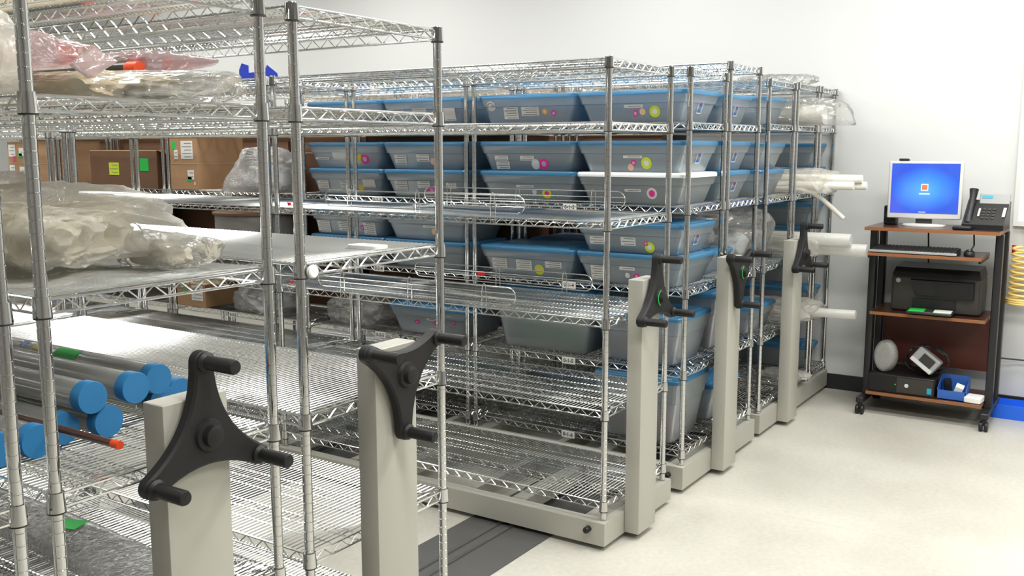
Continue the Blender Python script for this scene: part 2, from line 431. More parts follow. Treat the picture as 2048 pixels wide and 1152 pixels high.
# ------------------------------------------------------------------ rolling bases with crank
def crank_parts(parent, cx, cz, y, flip, mark):
    """three-armed handle in the xz plane, facing -y"""
    Rr = .156; er = .0235; ang = [150, 30, -90] if flip else [90, -30, -150]
    ang = sorted([a % 360 for a in ang])
    pl = []
    for i, a in enumerate(ang):
        ex, ez = Rr*math.cos(R(a)), Rr*math.sin(R(a))
        for t in range(-90, 91, 15):
            pl.append((ex+er*math.cos(R(a+t)), ez+er*math.sin(R(a+t))))
        b = ang[(i+1) % 3]; mid = a+60
        P0 = Vector(pl[-1]); P2 = Vector((Rr*math.cos(R(b))+er*math.cos(R(b-90)), Rr*math.sin(R(b))+er*math.sin(R(b-90))))
        PC = Vector((.030*math.cos(R(mid)), .030*math.sin(R(mid))))
        for q in range(1, 10):
            t = q/10; pl.append(tuple(P0*(1-t)**2+PC*2*t*(1-t)+P2*t*t))
    k = MB(); k.prism(pl, -.017, .013, 0, .005)
    k.lathe([(.036, 0), (.033, .007), (.024, .009), (.022, .022), (.018, .024), (0, .024)], 24, 0, Matrix(((1, 0, 0, 0), (0, 0, -1, -.017), (0, 1, 0, 0), (0, 0, 0, 1))))
    k.lathe([(.024, 0), (.024, .03), (0, .03)], 20, 0, Matrix(((1, 0, 0, 0), (0, 0, 1, .008), (0, 1, 0, 0), (0, 0, 0, 1))))
    c = obj('crank_handle', k, 'crank', parent, (cx, y, cz))
    for a in ang:
        ex, ez = Rr*math.cos(R(a)), Rr*math.sin(R(a))
        k = MB()
        k.lathe([(.0215, .0), (.0215, .012), (.0155, .018), (.0158, .094), (.0135, .099), (0, .1)], 20, 0, Matrix(((1, 0, 0, ex), (0, 0, -1, -.010), (0, 1, 0, ez), (0, 0, 0, 1))))
        obj('grip', k, 'grip', c)
    if not mark: return c
    k = MB()
    rg = [[(r*math.cos(R(a)), -.0245+dy, r*math.sin(R(a))) for a in range(100, 261, 20)] for r, dy in ((.0325, .0), (.029, -.001))]
    k.add(rg[0]+rg[1], [(i, i+1, 9+i+1, 9+i) for i in range(8)])
    obj('turn_mark', k, 'green', c)['label'] = 'thin green turn mark round the hub'
    return c
def base(name_label, x0, x1, Ln, top, col=None, flip=False, bump=True, zb=.022):
    t = thing('rolling_base', name_label, 'shelf carriage', (x0, 0, 0))
    W = x1-x0; k = MB(); yf = -.026
    bw = .055
    for a in (0, W-bw): k.box(a, a+bw, yf, Ln, zb, top, 0)
    k.box(bw, W-bw, yf, yf+.085, zb, top, 0); k.box(bw, W-bw, Ln-.085, Ln, zb, top, 0)
    y = .40
    while y < Ln-.3:
        k.box(bw, W-bw, y, y+.07, zb+.02, top-.012, 0); k.box(bw, W-bw, y+.26, y+.30, zb+.02, top-.012, 0); y += .72
    obj('base_frame', k, 'cream', t)
    for a in (.08, W-.13):
        for y in (.45, 1.83, 3.5):
            if y < Ln-.1:
                k = MB(); k.lathe([(0, 0), (.044, 0), (.044, .03), (0, .03)], 20, 0, Matrix(((0, 0, 1, a), (1, 0, 0, y), (0, 1, 0, .0545), (0, 0, 0, 1))))
                obj('wheel', k, 'darkgrey', t)
    if bump:
        k = MB(); k.lathe([(.013, 0), (.013, .026), (.011, .03), (0, .03)], 16, 0, Matrix(((0, 0, -1, 0), (1, 0, 0, .045), (0, 1, 0, .085), (0, 0, 0, 1))))
        obj('bumper', k, 'black', t)
    if col:
        c0, c1 = col[0]-x0, col[1]-x0
        k = MB(); k.rbox(c0, c1, -.092, -.027, zb+.004, 1.083, .003, 0, 2)
        obj('crank_column', k, 'cream', t)
        crank_parts(t, (c0+c1)/2, 1.008, -.112, flip, x0 > -.5 and x0 < 1)
    return t
LB = 5.55
base('low cream carriage base at the left edge, without any crank', -2.97, -2.335, LB, BZ, None)
base('cream carriage whose crank is nearest, under the tube shelves', -2.325, -1.690, LB, BZ, (-2.104, -1.939), False, False)
base('cream carriage with the crank second from the left, by the open aisle', -1.658, -1.018, LB, BZ, (-1.456, -1.290), True)
base('cream carriage under the empty unit with ledges, right of the open aisle', -.04, .603, LB, BZ, (.135, .297), False)
base('cream carriage under the back to back bin shelving rows', .735, 1.716, 6.2, BD, (1.083, 1.250), True)
base('cream carriage with the farthest crank, nearest the computer cart', 1.798, 2.784, 3.7, BD, (2.100, 2.264), False)
base('cream fixed base against the back wall, without any crank', 2.790, 3.147, 2.4, BD, None, False, False)

# ------------------------------------------------------------------ storage bins
def bin_rings(W, Ln, H, ix, iy, sgn=0):
    hl = .016
    def rr(f, z, d=0.):
        gx, gy = ix*(1-f), iy*(1-f)
        return rrect(gx+.006-d, W-gx-.006+d, gy+.006-d, Ln-gy-.006+d, .028, z, 4)
    Hb = H-hl
    return [rr(-.12, 0, 0), rr(0, .006), rr(.66, Hb*.66), rr(.67, Hb*.672, .005), rr(.94, Hb*.94, .005), rr(.95, Hb*.95, .006), rr(1, Hb, .006)]
def bin_body_mb(W, Ln, H, ix, iy):
    k = MB(); o = bin_rings(W, Ln, H, ix, iy); th = .0022
    inn = []
    for r in o[1:]:
        cx, cy = W/2, Ln/2
        inn.append([(cx+(p[0]-cx)*(1-2*th/W*1.2), cy+(p[1]-cy)*(1-2*th/Ln*1.2), max(p[2], .008)) for p in r])
    k.loft(o+list(reversed(inn)), True, True); return k
def bin_lid_mb(W, Ln, H):
    k = MB(); z = H-.022
    a = lambda i, zz: rrect(i, W-i, i, Ln-i, max(.03-i*.5, .01), zz, 4)
    k.loft([a(.010, z), a(.0, z), a(-.001, z+.014), a(.003, z+.020), a(.012, z+.022), a(.022, z+.016), a(.040, z+.016), a(.046, z+.022)], True, True)
    return k
def clutter_mb(W, Ln, H, seed):
    k = MB(); b = ico(3); rnd = random.Random(seed); o = Vector((seed*3.1, seed*1.7, 0))
    for p in b[0]:
        n = noise.noise(p*2.2+o)*.35+noise.noise(p*5+o)*.22
        q = Vector((math.copysign(abs(p.x)**.6, p.x), math.copysign(abs(p.y)**.6, p.y), p.z))
        q = q*(1+n)
        k.v.append((max(-.96, min(.96, q.x))*W/2, max(-.96, min(.96, q.y))*Ln/2, max(.0, H*(.5+.5*q.z))))
    k.f = [list(f) for f in b[1]]; k.m = [0]*len(k.f); return k
_ico = {}
def ico(n):
    if n not in _ico:
        import bmesh
        bm = bmesh.new(); bmesh.ops.create_icosphere(bm, subdivisions=n, radius=1)
        bm.verts.index_update()
        _ico[n] = ([v.co.copy() for v in bm.verts], [[v.index for v in f.verts] for f in bm.faces]); bm.free()
    return _ico[n]
SMALL = (.405, .572, .148, .03, .042)
BIG = (.40, .56, .31, .035, .045)
MID = (.41, .56, .165, .03, .042)
def bme(kind):
    if kind not in ME:
        ME[kind] = bin_body_mb(*kind).mesh('bin_body', ['bin']); 
        ME[(kind, 'c')] = bin_body_mb(*kind).mesh('bin_body', ['bincl'])
        ME[(kind, 'l')] = bin_lid_mb(*kind[:3]).mesh('lid', ['lid']); ME[(kind, 'w')] = bin_lid_mb(*kind[:3]).mesh('lid', ['lidw'])
    return ME[kind]
def front_x(kind, z):
    W, Ln, H, ix, iy = kind; Hb = H-.016; f = max(0, min(1, z/Hb))
    return ix*(1-f)+.006-(.005 if f > .66 else 0.)
def sticker(t, kind, s, off):
    """stickers on the long face (looking to -X); s=(shape,Y,z,w,h,colours)"""
    y, z = s[1]-off[1], s[2]-off[2]; w, h = s[3]/2, s[4]/2
    W, Ln, H = kind[:3]; z = max(h+.008, min(H-.03-h, z)); y = max(w+.05, min(Ln-w-.05, y))
    k = MB()
    def P(dy, dz, d): return (front_x(kind, z+dz)-.0007-d, y+dy, z+dz)
    def quad(y0, y1, z0, z1, d, mi): k.add([P(y1, z0, d), P(y0, z0, d), P(y0, z1, d), P(y1, z1, d)], [(0, 1, 2, 3)], mi)
    if s[0] == 'l':
        quad(-w, w, -h, h, 0, 0)
        n = max(1, int(round(h*2/.012)))
        for i in range(n):
            zz = h-(i+.5)*2*h/n
            quad(-w*.85, w*(.85 if i % 2 else .55), zz-.0016, zz+.0016, .0006, 1)
        obj('label', k, ['paper', 'print'], t)
    else:
        c = s[5]; inner = {'W': 'W', 'O': 'P', 'M': 'V', 'P': 'P', 'L': 'W', 'Y': 'Y', 'WM': 'M', 'LM': 'M', 'PL': 'P'}[c]
        out = {'WM': 'W', 'LM': 'L', 'PL': 'L'}.get(c, c)
        rings = ((1, 0, 0), (.5, .0006, 1))
        if c == 'WM': rings = ((1, 0, 0), (.6, .0006, 1))
        for f, d, mi in rings:
            a = [P(w*f*math.cos(2*math.pi*i/24), h*f*math.sin(2*math.pi*i/24), d) for i in range(24)]
            k.add(a, [tuple(range(24))], mi)
        obj('round_sticker', k, [out, inner], t)
BINN = 0
def storage_bin(x, y, z, kind, label, lid='l', stick=(), cont=None, clear=False, brand=False, group='storage bins on the shelves'):
    global BINN; BINN += 1
    t = thing('storage_bin', label, 'storage bin', (x, y, z), 0, group)
    bme(kind); link('bin_body', ME[(kind, 'c')] if clear else ME[kind], t)
    if lid:
        l = link('lid', ME[(kind, lid)], t)
        l['label'] = 'blue lid' if lid == 'l' else 'white lid'
    W, Ln, H = kind[:3]
    if cont:
        obj('contents', clutter_mb(W*.72, Ln*.76, H*random.uniform(.35, .7), BINN), cont, t, (W/2, Ln/2, .012))
    for s in stick: sticker(t, kind, s, (x, y, z))
    if brand:
        # maker's sticker on the short end (looking to -Y): white card, blue foot and red-blue wave
        k = MB(); ix, iy = kind[3:]
        def Q(u, v, d):
            f = v/(H-.016); return (u, iy*(1-f)+.006-.004-d, v)
        def q(u0, u1, v0, v1, d, mi): k.add([Q(u0, v0, d), Q(u1, v0, d), Q(u1, v1, d), Q(u0, v1, d)], [(0, 1, 2, 3)], mi)
        c = W*.5
        w0, w1, v0, v1 = c-.027, c+.027, H*.28, H*.66
        q(w0, w1, v0, v0+.003, 0, 0); q(w0, w1, v1-.003, v1, 0, 0); q(w0, w0+.003, v0, v1, 0, 0); q(w1-.003, w1, v0, v1, 0, 0)
        q(w0+.004, w1-.016, v0+.006, v0+.018, .0003, 1); q(w0+.006, w1-.008, v1-.012, v1-.005, .0003, 2)
        q(w1-.026, w1-.006, v1-.024, v1-.013, .0003, 1)
        obj('brand_sticker', k, ['paper', 'lblue', 'red'], t)
    return t
ST = {
't2U1L': [('o',1.103,1.815,0.052,0.05,'W'),('l',0.977,1.777,0.085,0.058),('l',0.863,1.784,0.101,0.042),('o',0.778,1.781,0.032,0.03,'O'),('o',0.728,1.772,0.03,0.03,'M')],
't2U1R': [('l',0.295,1.795,0.096,0.014),('o',0.287,1.762,0.027,0.031,'M'),('o',0.25,1.769,0.03,0.031,'P'),('o',0.188,1.769,0.054,0.053,'L')],
't3uU1L': [('l',1.035,1.553,0.081,0.024),('l',1.03,1.508,0.081,0.038),('l',0.881,1.553,0.081,0.023),('o',0.833,1.521,0.049,0.051,'W'),('o',0.785,1.521,0.056,0.054,'M')],
't3uU1R': [('l',0.295,1.562,0.097,0.012),('o',0.292,1.534,0.028,0.029,'M'),('o',0.308,1.511,0.032,0.032,'P'),('o',0.226,1.533,0.053,0.055,'L')],
't3lU1R': [('l',0.292,1.405,0.085,0.013),('o',0.194,1.393,0.052,0.053,'WM')],
't3lU1L': [('l',0.893,1.413,0.103,0.011),('o',0.839,1.386,0.027,0.026,'W'),('o',0.767,1.379,0.054,0.049,'LM')],
't4uU1R': [('l',0.48,1.162,0.077,0.038),('l',0.312,1.163,0.078,0.04),('o',0.22,1.158,0.023,0.024,'M'),('o',0.201,1.139,0.051,0.051,'L')],
't4lU1R': [('l',0.477,1.004,0.068,0.07),('l',0.314,1.034,0.081,0.017),('o',0.314,1.0,0.026,0.027,'W'),('o',0.266,0.998,0.032,0.029,'M')],
't4lU1L': [('l',1.049,1.012,0.091,0.057),('l',0.9,1.011,0.094,0.056),('l',0.724,1.024,0.095,0.032),('o',0.81,0.989,0.056,0.054,'PL')],
't5U2R': [('l',1.504,0.669,0.076,0.012),('o',1.613,0.646,0.032,0.024,'M'),('o',1.481,0.649,0.03,0.024,'M'),('o',1.354,0.666,0.024,0.023,'M')],
't3uU2L': [('l',2.314,1.547,0.107,0.014),('l',2.148,1.559,0.109,0.043),('o',1.964,1.542,0.063,0.054,'M'),('o',1.997,1.549,0.035,0.043,'Y')],
't3uU2R': [('l',1.702,1.541,0.083,0.053),('l',1.547,1.551,0.086,0.037),('o',1.481,1.533,0.034,0.037,'P')],
't3lU2L': [('l',2.289,1.392,0.087,0.052),('l',2.111,1.396,0.085,0.035),('l',1.933,1.408,0.093,0.044),('o',1.996,1.382,0.04,0.036,'Y')],
't3lU2R': [('l',1.7,1.401,0.089,0.052),('l',1.542,1.408,0.081,0.037),('o',1.492,1.38,0.053,0.042,'M'),('l',1.357,1.406,0.067,0.031)],
't2U2R': [('l',1.729,1.807,0.099,0.016),('l',1.561,1.803,0.096,0.023),('l',1.362,1.779,0.077,0.065),('o',1.482,1.769,0.046,0.036,'M'),('o',1.463,1.787,0.032,0.025,'Y')],
't4uU2L': [('l',2.302,1.152,0.1,0.069),('l',2.126,1.16,0.104,0.055),('l',1.941,1.145,0.088,0.071),('o',1.994,1.156,0.029,0.03,'M')],
't4uU2R': [('l',1.508,1.182,0.086,0.012),('o',1.478,1.156,0.035,0.034,'P')],
}
bx = .788; yR, yL = .018, .596; y2R, y2L = 1.245, 1.822
dz = -.0015
z2, z3, z4, z5, z6 = (t+dz for t in TD[1:])
SH = SMALL[2]
B = storage_bin
B(bx, yR, z2, SMALL, 'blue-lidded bin with lime, peach and pink dots, top tier nearest the aisle', 'l', ST['t2U1R'], 'wcont', brand=True)
B(bx, yL, z2, SMALL, 'blue-lidded bin with a white disc at upper left, top tier', 'l', ST['t2U1L'], 'tcont')
B(bx, y2R, z2, SMALL, 'blue-lidded bin on the top tier seen behind the open aisle post', 'l', ST['t2U2R'], 'gcont')
B(bx, y2L, z2, SMALL, 'blue-lidded bin on the top tier farthest left, only its lid showing', 'l', (), 'gcont')
B(bx, yR, z3+SH, SMALL, 'blue-lidded bin standing on the white-lidded bin', 'l', ST['t3uU1R'], None, brand=True)
B(bx, yR, z3, SMALL, 'bin with the white lid and one white and pink dot', 'w', ST['t3lU1R'], None, True)
B(bx, yL, z3+SH, SMALL, 'blue-lidded bin with touching white and hot pink discs', 'l', ST['t3uU1L'], None)
B(bx, yL, z3, SMALL, 'blue-lidded bin left of the white-lidded bin, lower of its stack', 'l', ST['t3lU1L'], 'gcont')
B(bx, y2R, z3+SH, SMALL, 'blue-lidded bin with two papers and a single peach dot, third tier', 'l', ST['t3uU2R'], 'wcont')
B(bx, y2R, z3, SMALL, 'blue-lidded bin with a hot pink dot behind the wire ledge', 'l', ST['t3lU2R'], None)
B(bx, y2L, z3+SH, SMALL, 'blue-lidded bin with the white ring showing inside', 'l', ST['t3uU2L'], None)
B(bx, y2L, z3, SMALL, 'blue-lidded bin with three papers below the one with the ring', 'l', ST['t3lU2L'], 'wcont')
B(bx, yR, z4+SH, SMALL, 'blue-lidded bin with a lime dot at lower right, fourth tier top', 'l', ST['t4uU1R'], 'tcont', brand=True)
B(bx, yR, z4, SMALL, 'blue-lidded bin behind the third crank, lower on the fourth tier', 'l', ST['t4lU1R'], 'gcont')
B(bx, yL, z4, SMALL, 'blue-lidded bin alone in its stack, whole lid top in view', 'l', ST['t4lU1L'], 'gcont')
B(bx, y2R, z4+SH, SMALL, 'dim bin with one strip label and a peach dot, fourth tier', 'l', ST['t4uU2R'], 'gcont')
B(bx, y2R, z4, SMALL, 'bin at the bottom of the stack under the peach dot bin, fourth tier', 'l', (), 'tcont')
B(bx, y2L, z4+SH, SMALL, 'dim bin with three white papers on the fourth tier', 'l', ST['t4uU2L'], None)
B(bx, y2L, z4, SMALL, 'bin under the dim three-paper bin, its lid just showing', 'l', (), 'gcont')
B(.80, .50, z5, (.40, .60, .31, .035, .05), 'big clear bin with no labels, on the fifth tier under the ledges', 'l', (), 'ncont', True)
B(.80, 1.246, z5, MID, 'low blue-lidded bin with three small pink dots, fifth tier', 'l', ST['t5U2R'], 'tcont')
B(.79, .03, z6, (.40, .455, .32, .04, .045), 'tall blue-lidded bin on the bottom tier behind the third column', 'l', (), 'pcont', True)
B(.80, .03, z5, (.40, .46, .24, .035, .045), 'dark bin with pink contents between third and fourth columns', 'l', (), 'pcont')
# row behind: first unit, seen end-on from the aisle
x2 = XD2+.014; K2 = (.385, .57, .148, .03, .042)
B(x2, .02, z2, K2, 'bin on the top tier seen end-on, left of the tallest post', 'l', (), 'wcont', brand=True)
B(x2, .02, z3+SH, K2, 'end-on bin on the third tier, upper, between the paired posts and tallest unit corner', 'l', (), None, brand=True)
B(x2, .02, z3, K2, 'end-on bin on the third tier, lower, with the blue maker sticker', 'l', (), None, brand=True)
B(x2, .10, z4, (.385, .55, .12, .03, .04), 'flat blue-lidded bin under the big crumpled bag', 'l', (), 'gcont')
B(x2, .04, z5, (.385, .55, .29, .04, .045), 'large clear bin right of the fourth crank', 'l', (), 'pcont', True)
B(x2, .04, z6, (.385, .55, .20, .04, .045), 'bottom bin between the fourth column and the fifth', 'l', (), 'gcont', True)
for zz in (z2, z3, z3+SH, z4):
    B(x2, .665, zz, (.385, .50, .148, .03, .042), 'blue-lidded bin hidden behind the front bin row', 'l', (), None, group='bins hidden in the back rows')
x3 = XE+.014; K3 = (.41, .57, .148, .03, .042); e2, e3, e4, e5, e6 = (t+dz for t in TE[1:])
B(x3, .03, e2, K3, 'bin with cream contents on the top tier by the tallest unit', 'l', (), 'wcont', True)
B(x3, .03, e3+SH, K3, 'upper blue-lidded bin beside the white tube bundle', 'l', (), 'wcont', True)
B(x3, .03, e3, K3, 'lower blue-lidded bin beside the white tube bundle', 'l', (), 'wcont', True)
B(x3, .05, e5, (.41, .55, .16, .03, .04), 'blue-lidded bin behind the fifth column, second tier from the floor', 'l', (), 'pcont', True)
x4 = XF+.012; K4 = (.295, .50, .148, .02, .04); f2, f3, f4, f5, f6 = (t+dz for t in TF[1:])
for zz, lab in ((f3+.148, 'upper blue-lidded bin in the narrow unit by the wall, third tier'), (f3, 'lower blue-lidded bin in the narrow unit, behind the white tubes'),
                (f4+.148, 'blue-lidded bin in the narrow unit under the drooping tube'), (f4, 'blue-lidded bin in the narrow unit beside the fifth crank'),
                (f5+.10, 'blue-lidded bin in the narrow unit above the lowest white tube'), (f6+.10, 'lowest blue-lidded bin in the narrow unit by the wall')):
    if zz in (f5+.10, f6+.10): zz -= .10
    B(x4, .03, zz, K4, lab, 'l', (), 'gcont', True)
# roll seen through the plastic of the ring bin
k = MB(); mt = Matrix(((0, 0, 1, 0), (1, 0, 0, 0), (0, 1, 0, 0), (0, 0, 0, 1)))
k.lathe([(.030, 0), (.043, 0), (.043, .03), (.030, .03), (.030, 0)], 32, 0, mt)
tag(obj('tape_roll', k, 'white', None, (bx+.045, 2.225, z3+SH+.054)), 'white ring-shaped roll showing through a blue-lidded bin', 'tape roll')

# ------------------------------------------------------------------ plastic bags
def bag_mb(h, seed, pw=.55, amp=.18, tails=(), sub=5, flat=0.):
    k = MB(); vs, fs = ico(sub); o = Vector((seed*7.3, seed*2.9, seed*5.1)); hm = (h[0]*h[1]*h[2])**(1/3)
    td = [(Vector(d).normalized(), a, s) for d, a, s in tails]
    for p in vs:
        q = Vector([math.copysign(abs(c)**pw, c) for c in p])
        e = Vector((q.x*h[0], q.y*h[1], q.z*h[2]))*(1/hm)
        n1 = noise.noise(e*.9+o); n2 = abs(noise.noise(e*1.9+o*1.3)); n3 = abs(noise.noise(e*4.2+o*.7))
        s = 1+amp*(n1*1.1-n2*1.0-n3*.45)
        q = q*s
        for d, a, sh in td:
            w = max(0, p.dot(d))**sh; q += d*(a*w)
        k.v.append((q.x*h[0], q.y*h[1], q.z*h[2]))
    k.f = [list(f) for f in fs]; k.m = [0]*len(fs)
    z0 = -h[2]*.8
    k.v = [(x, y, z0+max(0, z-z0)) for x, y, z in k.v]
    # sit the lowest point on z=0
    k.v = [(x, y, z-z0) for x, y, z in k.v]
    return k
def bag(label, c, h, seed, mat='film', cont=None, cs=.8, rz=0., group='plastic bags on the shelves', **kw):
    t = thing('plastic_bag', label, 'plastic bag', c, R(rz), group)
    obj('film', bag_mb(h, seed, **kw), mat, t)
    if cont:
        k2 = dict(kw); k2['tails'] = (); k2['sub'] = 5
        b = bag_mb(h, seed, **k2); b.v = [(x*cs, y*cs, z*cs*.94) for x, y, z in b.v]
        obj('contents', b, cont, t, (0, 0, .006))
    return t
a2, a3, a4, a5 = TN[1], TN[2], TN[3], TN[4]
bag('long clear bag of tan parts under the pink bags', (-1.93, .48, a2), (.145, .40, .042), 3, 'film', 'tan', .88, tails=(((.3, -1, .2), .35, 6),))
bag('clear crumpled bag end lying flat at the post, right of the pink bags', (-1.86, .22, a2), (.11, .16, .032), 4, 'film', None, tails=(((.4, -1, .1), .5, 5), ((1, -.2, .3), .3, 5)))
bag('clear hanging bag at the left edge, beside the corner post', (-2.22, .42, a2), (.05, .26, .10), 6, 'filmm', 'creamc', .7)
pb = bag('pale pink bag with a pointed flap, beside the corner post', (-2.06, .46, a2+.075), (.060, .20, .040), 8, 'pink', None, tails=(((.5, -1, -.2), .55, 5), ((0, -.2, 1), .4, 8)), rz=4)
k = MB(); fl = [(-2.172, 1.770), (-2.122, 1.806), (-2.062, 1.782), (-2.128, 1.744)]
rg = []
for dy, sc in ((.05, .1), (.06, .9), (.075, 1.0), (.115, .95), (.16, .3)):
    cx, cz = -2.141+(dy-.05)*.5, 1.7755; rg.append([(cx+(x+2.121)*sc+2.06, dy-.46, cz+(z-1.7755)*sc-(a2+.075)) for x, z in fl])
k.loft(rg); obj('flap', k, 'pink', pb)
bag('pink bag behind the orange-capped dark tube, pointed at its right end', (-1.715, .53, a2+.072), (.050, .24, .042), 9, 'pink', None, tails=(((0, -1, -.05), .62, 12),), pw=.8)
bag('big crumpled bag of cream parts filling the third tier at left', (-2.04, .60, a3), (.21, .46, .100), 11, 'filmm', 'creamc', .88, amp=.34, tails=(((.6, -.9, .0), .28, 6), ((-.2, .3, 1), .5, 6)))
bag('crumpled film heaped on top of the big bag of cream parts', (-2.10, .86, a3+.150), (.14, .28, .042), 13, 'filmm', 'creamc', .8, amp=.28, tails=(((.5, -1, .6), .4, 5),))
bag('small crumpled bag tip at the end of the big bag of cream parts', (-1.86, .22, a3), (.07, .12, .045), 12, 'film', 'creamc', .7, tails=(((.5, -1, .3), .6, 5),))
bag('long clear bubble bag with a green tag on the low left shelf', (-1.935, .61, a5), (.085, .56, .024), 14, 'bubble2', None, amp=.12, rz=-4)
k = MB(); k.box(-.03, .03, -.035, .035, 0, .0015); tag(obj('green_tag', k, 'green', None, (-1.915, .58, a5+.047), (0, 0, R(20))), 'bright green tag lying on the clear bubble bag', 'tag')
d3, d4, d5 = z3, z4, z5
bag('round bubble wrapped bag right of the tall box stack', (.85, 2.775, d3), (.165, .215, .135), 21, 'bubble', 'wcont', .7, amp=.2, tails=(((-.6, .7, -.5), .45, 5), ((-.2, .1, 1), .3, 5)))
bag('knotted clear bag in front of the lower tier box', (.92, 2.86, d5), (.19, .22, .10), 23, 'bubble', 'wcont', .7, amp=.25, tails=(((-.3, -.4, 1), .4, 6),))
bag('dim clear bag right of the knotted one on the fifth tier', (.95, 2.12, d5), (.17, .20, .085), 24, 'bubble', 'wcont', .6, amp=.25)
bag('big clear crumpled bag filling the shelf over the fourth crank', (1.97, .32, .962), (.25, .27, .175), 27, 'film', 'gcont', .55, amp=.2)
bag('clear crumpled bag on the flat blue lid over the fourth crank', (1.46, .40, z4+.121), (.16, .25, .10), 28, 'film', 'gcont', .5, amp=.2)
e2b, e3b, e4b, e5b, e6b = TF[1:]
bag('clear bag wrapped over a cream roll on the top tier by the wall', (2.55, .07, e2b), (.165, .24, .088), 31, 'film', None, amp=.2, tails=(((.3, -1, -.5), .35, 5), ((.4, -1, .7), .3, 6)))
bag('clear bag round the white tube bundle above the drooping tube', (2.54, .07, e3b), (.15, .26, .082), 33, 'filmm', None, amp=.22)
bag('clear bag round the thick white rolls beside the fifth crank', (2.54, .10, e4b), (.14, .26, .075), 34, 'filmm', None, amp=.18)
bag('clear bag round the single low white tube by the last column', (2.54, .12, e5b), (.13, .26, .07), 35, 'filmm', None, amp=.22)
bag('small clear bag lying on the lowest shelf by the last column', (2.56, .08, e6b), (.10, .16, .022), 36, 'filmm', None, amp=.25)
bag('clear bag lying on top of the tall shelving by the wall', (2.56, .20, TF[0]), (.14, .26, .035), 38, 'film', None, amp=.25)

# tubes poking out of those bags, axis along Y
def rod(name, label, cat, p0, p1, r, mat, cap=None, capl=.03, group=None, hollow=False, caplab=None, n=24, both=True):
    p0, p1 = Vector(p0), Vector(p1); Ln = (p1-p0).length
    t = thing(name, label, cat, p0, 0, group); d = (p1-p0)
    q = d.to_track_quat('Z', 'Y'); t.rotation_mode = 'QUATERNION'; t.rotation_quaternion = q
    k = MB()
    if hollow: k.lathe([(r, 0), (r, Ln), (r*.90, Ln), (r*.90, 0), (r, 0)], n)
    else: k.lathe([(0, 0), (r*.96, 0), (r, .002), (r, Ln-.002), (r*.96, Ln), (0, Ln)], n)
    obj('tube', k, mat, t)
    if cap:
        k = MB(); R1 = r*1.09
        k.lathe([(r*1.01, capl), (R1, capl), (R1, .0005), (R1*.965, -.002), (0, -.0022)], n)
        c = obj('cap', k, cap, t)
        if caplab: c['label'] = caplab
    return t
rod('tubing_roll', 'cream roll under clear film on the top tier by the wall', 'tubing roll', (2.55, -.10, e2b+.062), (2.55, .55, e2b+.062), .058, 'tubing')
for i, (x, z, ye, lab) in enumerate(((2.50, .045, -.30, 'lower left'), (2.56, .045, -.36, 'lower right'), (2.53, .085, -.34, 'upper'))):
    rod('white_tube', 'white tube in the third tier bundle by the wall, %s one of three' % lab, 'tube', (x, ye, e3b+z), (x, .45, e3b+z), .024, 'tubing', None, group='white tubes poking out of the third tier')
k = MB(); k.tube([(2.47, .30, e3b+.02), (2.47, .10, e3b+.02), (2.49, -.0, e3b+.017), (2.51, -.05, e3b+.003), (2.53, -.11, e3b-.035), (2.55, -.17, e3b-.09), (2.56, -.235, e3b-.150)], .0135, 14)
tag(obj('drooping_tube', k, 'tubing'), 'thin white tube drooping below the third tier bundle', 'tube')
for x, z, ye, r, lab in ((2.50, .105, -.30, .036, 'upper shorter thick white roll beside the fifth crank'), (2.56, .040, -.38, .038, 'lower longer thick white roll beside the fifth crank')):
    rod('white_roll', lab, 'tubing roll', (x, ye, e4b+z), (x, .40, e4b+z), r, 'rollp', None, group='thick white rolls on the fourth tier')
rod('white_tube', 'single white tube jutting toward the cart, third shelf from the floor', 'tube', (2.55, -.335, e5b+.055), (2.53, .40, e5b+.04), .027, 'rollp', None)

# clear tubes with blue caps on the nearest tube shelf
def T(name, label, x, y, z, L2=1.20, r=.0345):
    return rod('capped_tube', label, 'capped tube', (x, y, z), (x, y+L2, z), r, 'acry', 'cap', .03, 'clear tubes with blue caps', True, 'blue end cap')
zl, zu = a4+.0385, a4+.0385+.066
TUBES = [('lower', 'blue-capped tube at the left edge of the picture, lower layer', -2.268, .228),
         ('lower', 'blue-capped tube between the two corner posts, lower layer', -2.191, .221),
         ('lower', 'blue-capped tube just right of the corner post, lower layer', -2.103, .264),
         ('lower', 'blue-capped tube directly above the orange cap of the thin brown tube', -2.013, .231),
         ('lower', 'blue-capped tube half hidden between the upper caps and the column', -1.823, .29),
         ('lower', 'blue-capped tube peeking out behind the first crank arm', -1.747, .319),
         ('upper', 'leftmost blue-capped tube of the upper layer', -2.054, .225),
         ('upper', 'middle blue-capped tube of the upper layer', -1.944, .222),
         ('upper', 'rightmost blue-capped tube of the upper layer', -1.858, .253)]
T('', 'clear tube set back between others, hidden under the upper layer', -1.918, .50, zl)
for ly, lab, x, y in TUBES: T('', lab, x, y, zl if ly == 'lower' else zu)
rod('capped_tube', 'thin brown tube with an orange cap lying between two blue-capped tubes', 'capped tube', (-2.147, -.004, a4+.0575), (-2.147, 1.1, a4+.0575), .0085, 'brown', 'orange', .022, None, False, 'orange end cap')
rod('capped_tube', 'dark tube with an orange cap lying across the clear bag', 'capped tube', (-1.803, .338, a2+.089), (-1.85, .95, a2+.089), .0160, 'dtube', 'orange', .036, None, False, 'orange end cap')
rod('capped_tube', 'white tube with a red cap inside the pointed pink bag', 'capped tube', (-2.07, .40, a2+.100), (-2.09, .95, a2+.100), .021, 'white', 'orange', .03, None, False, 'red end cap')
rod('capped_tube', 'tube with a red cap inside the rear pink bag', 'capped tube', (-1.720, .44, a2+.112), (-1.73, .95, a2+.112), .016, 'brown', 'orange', .034, None, False, 'red end cap')
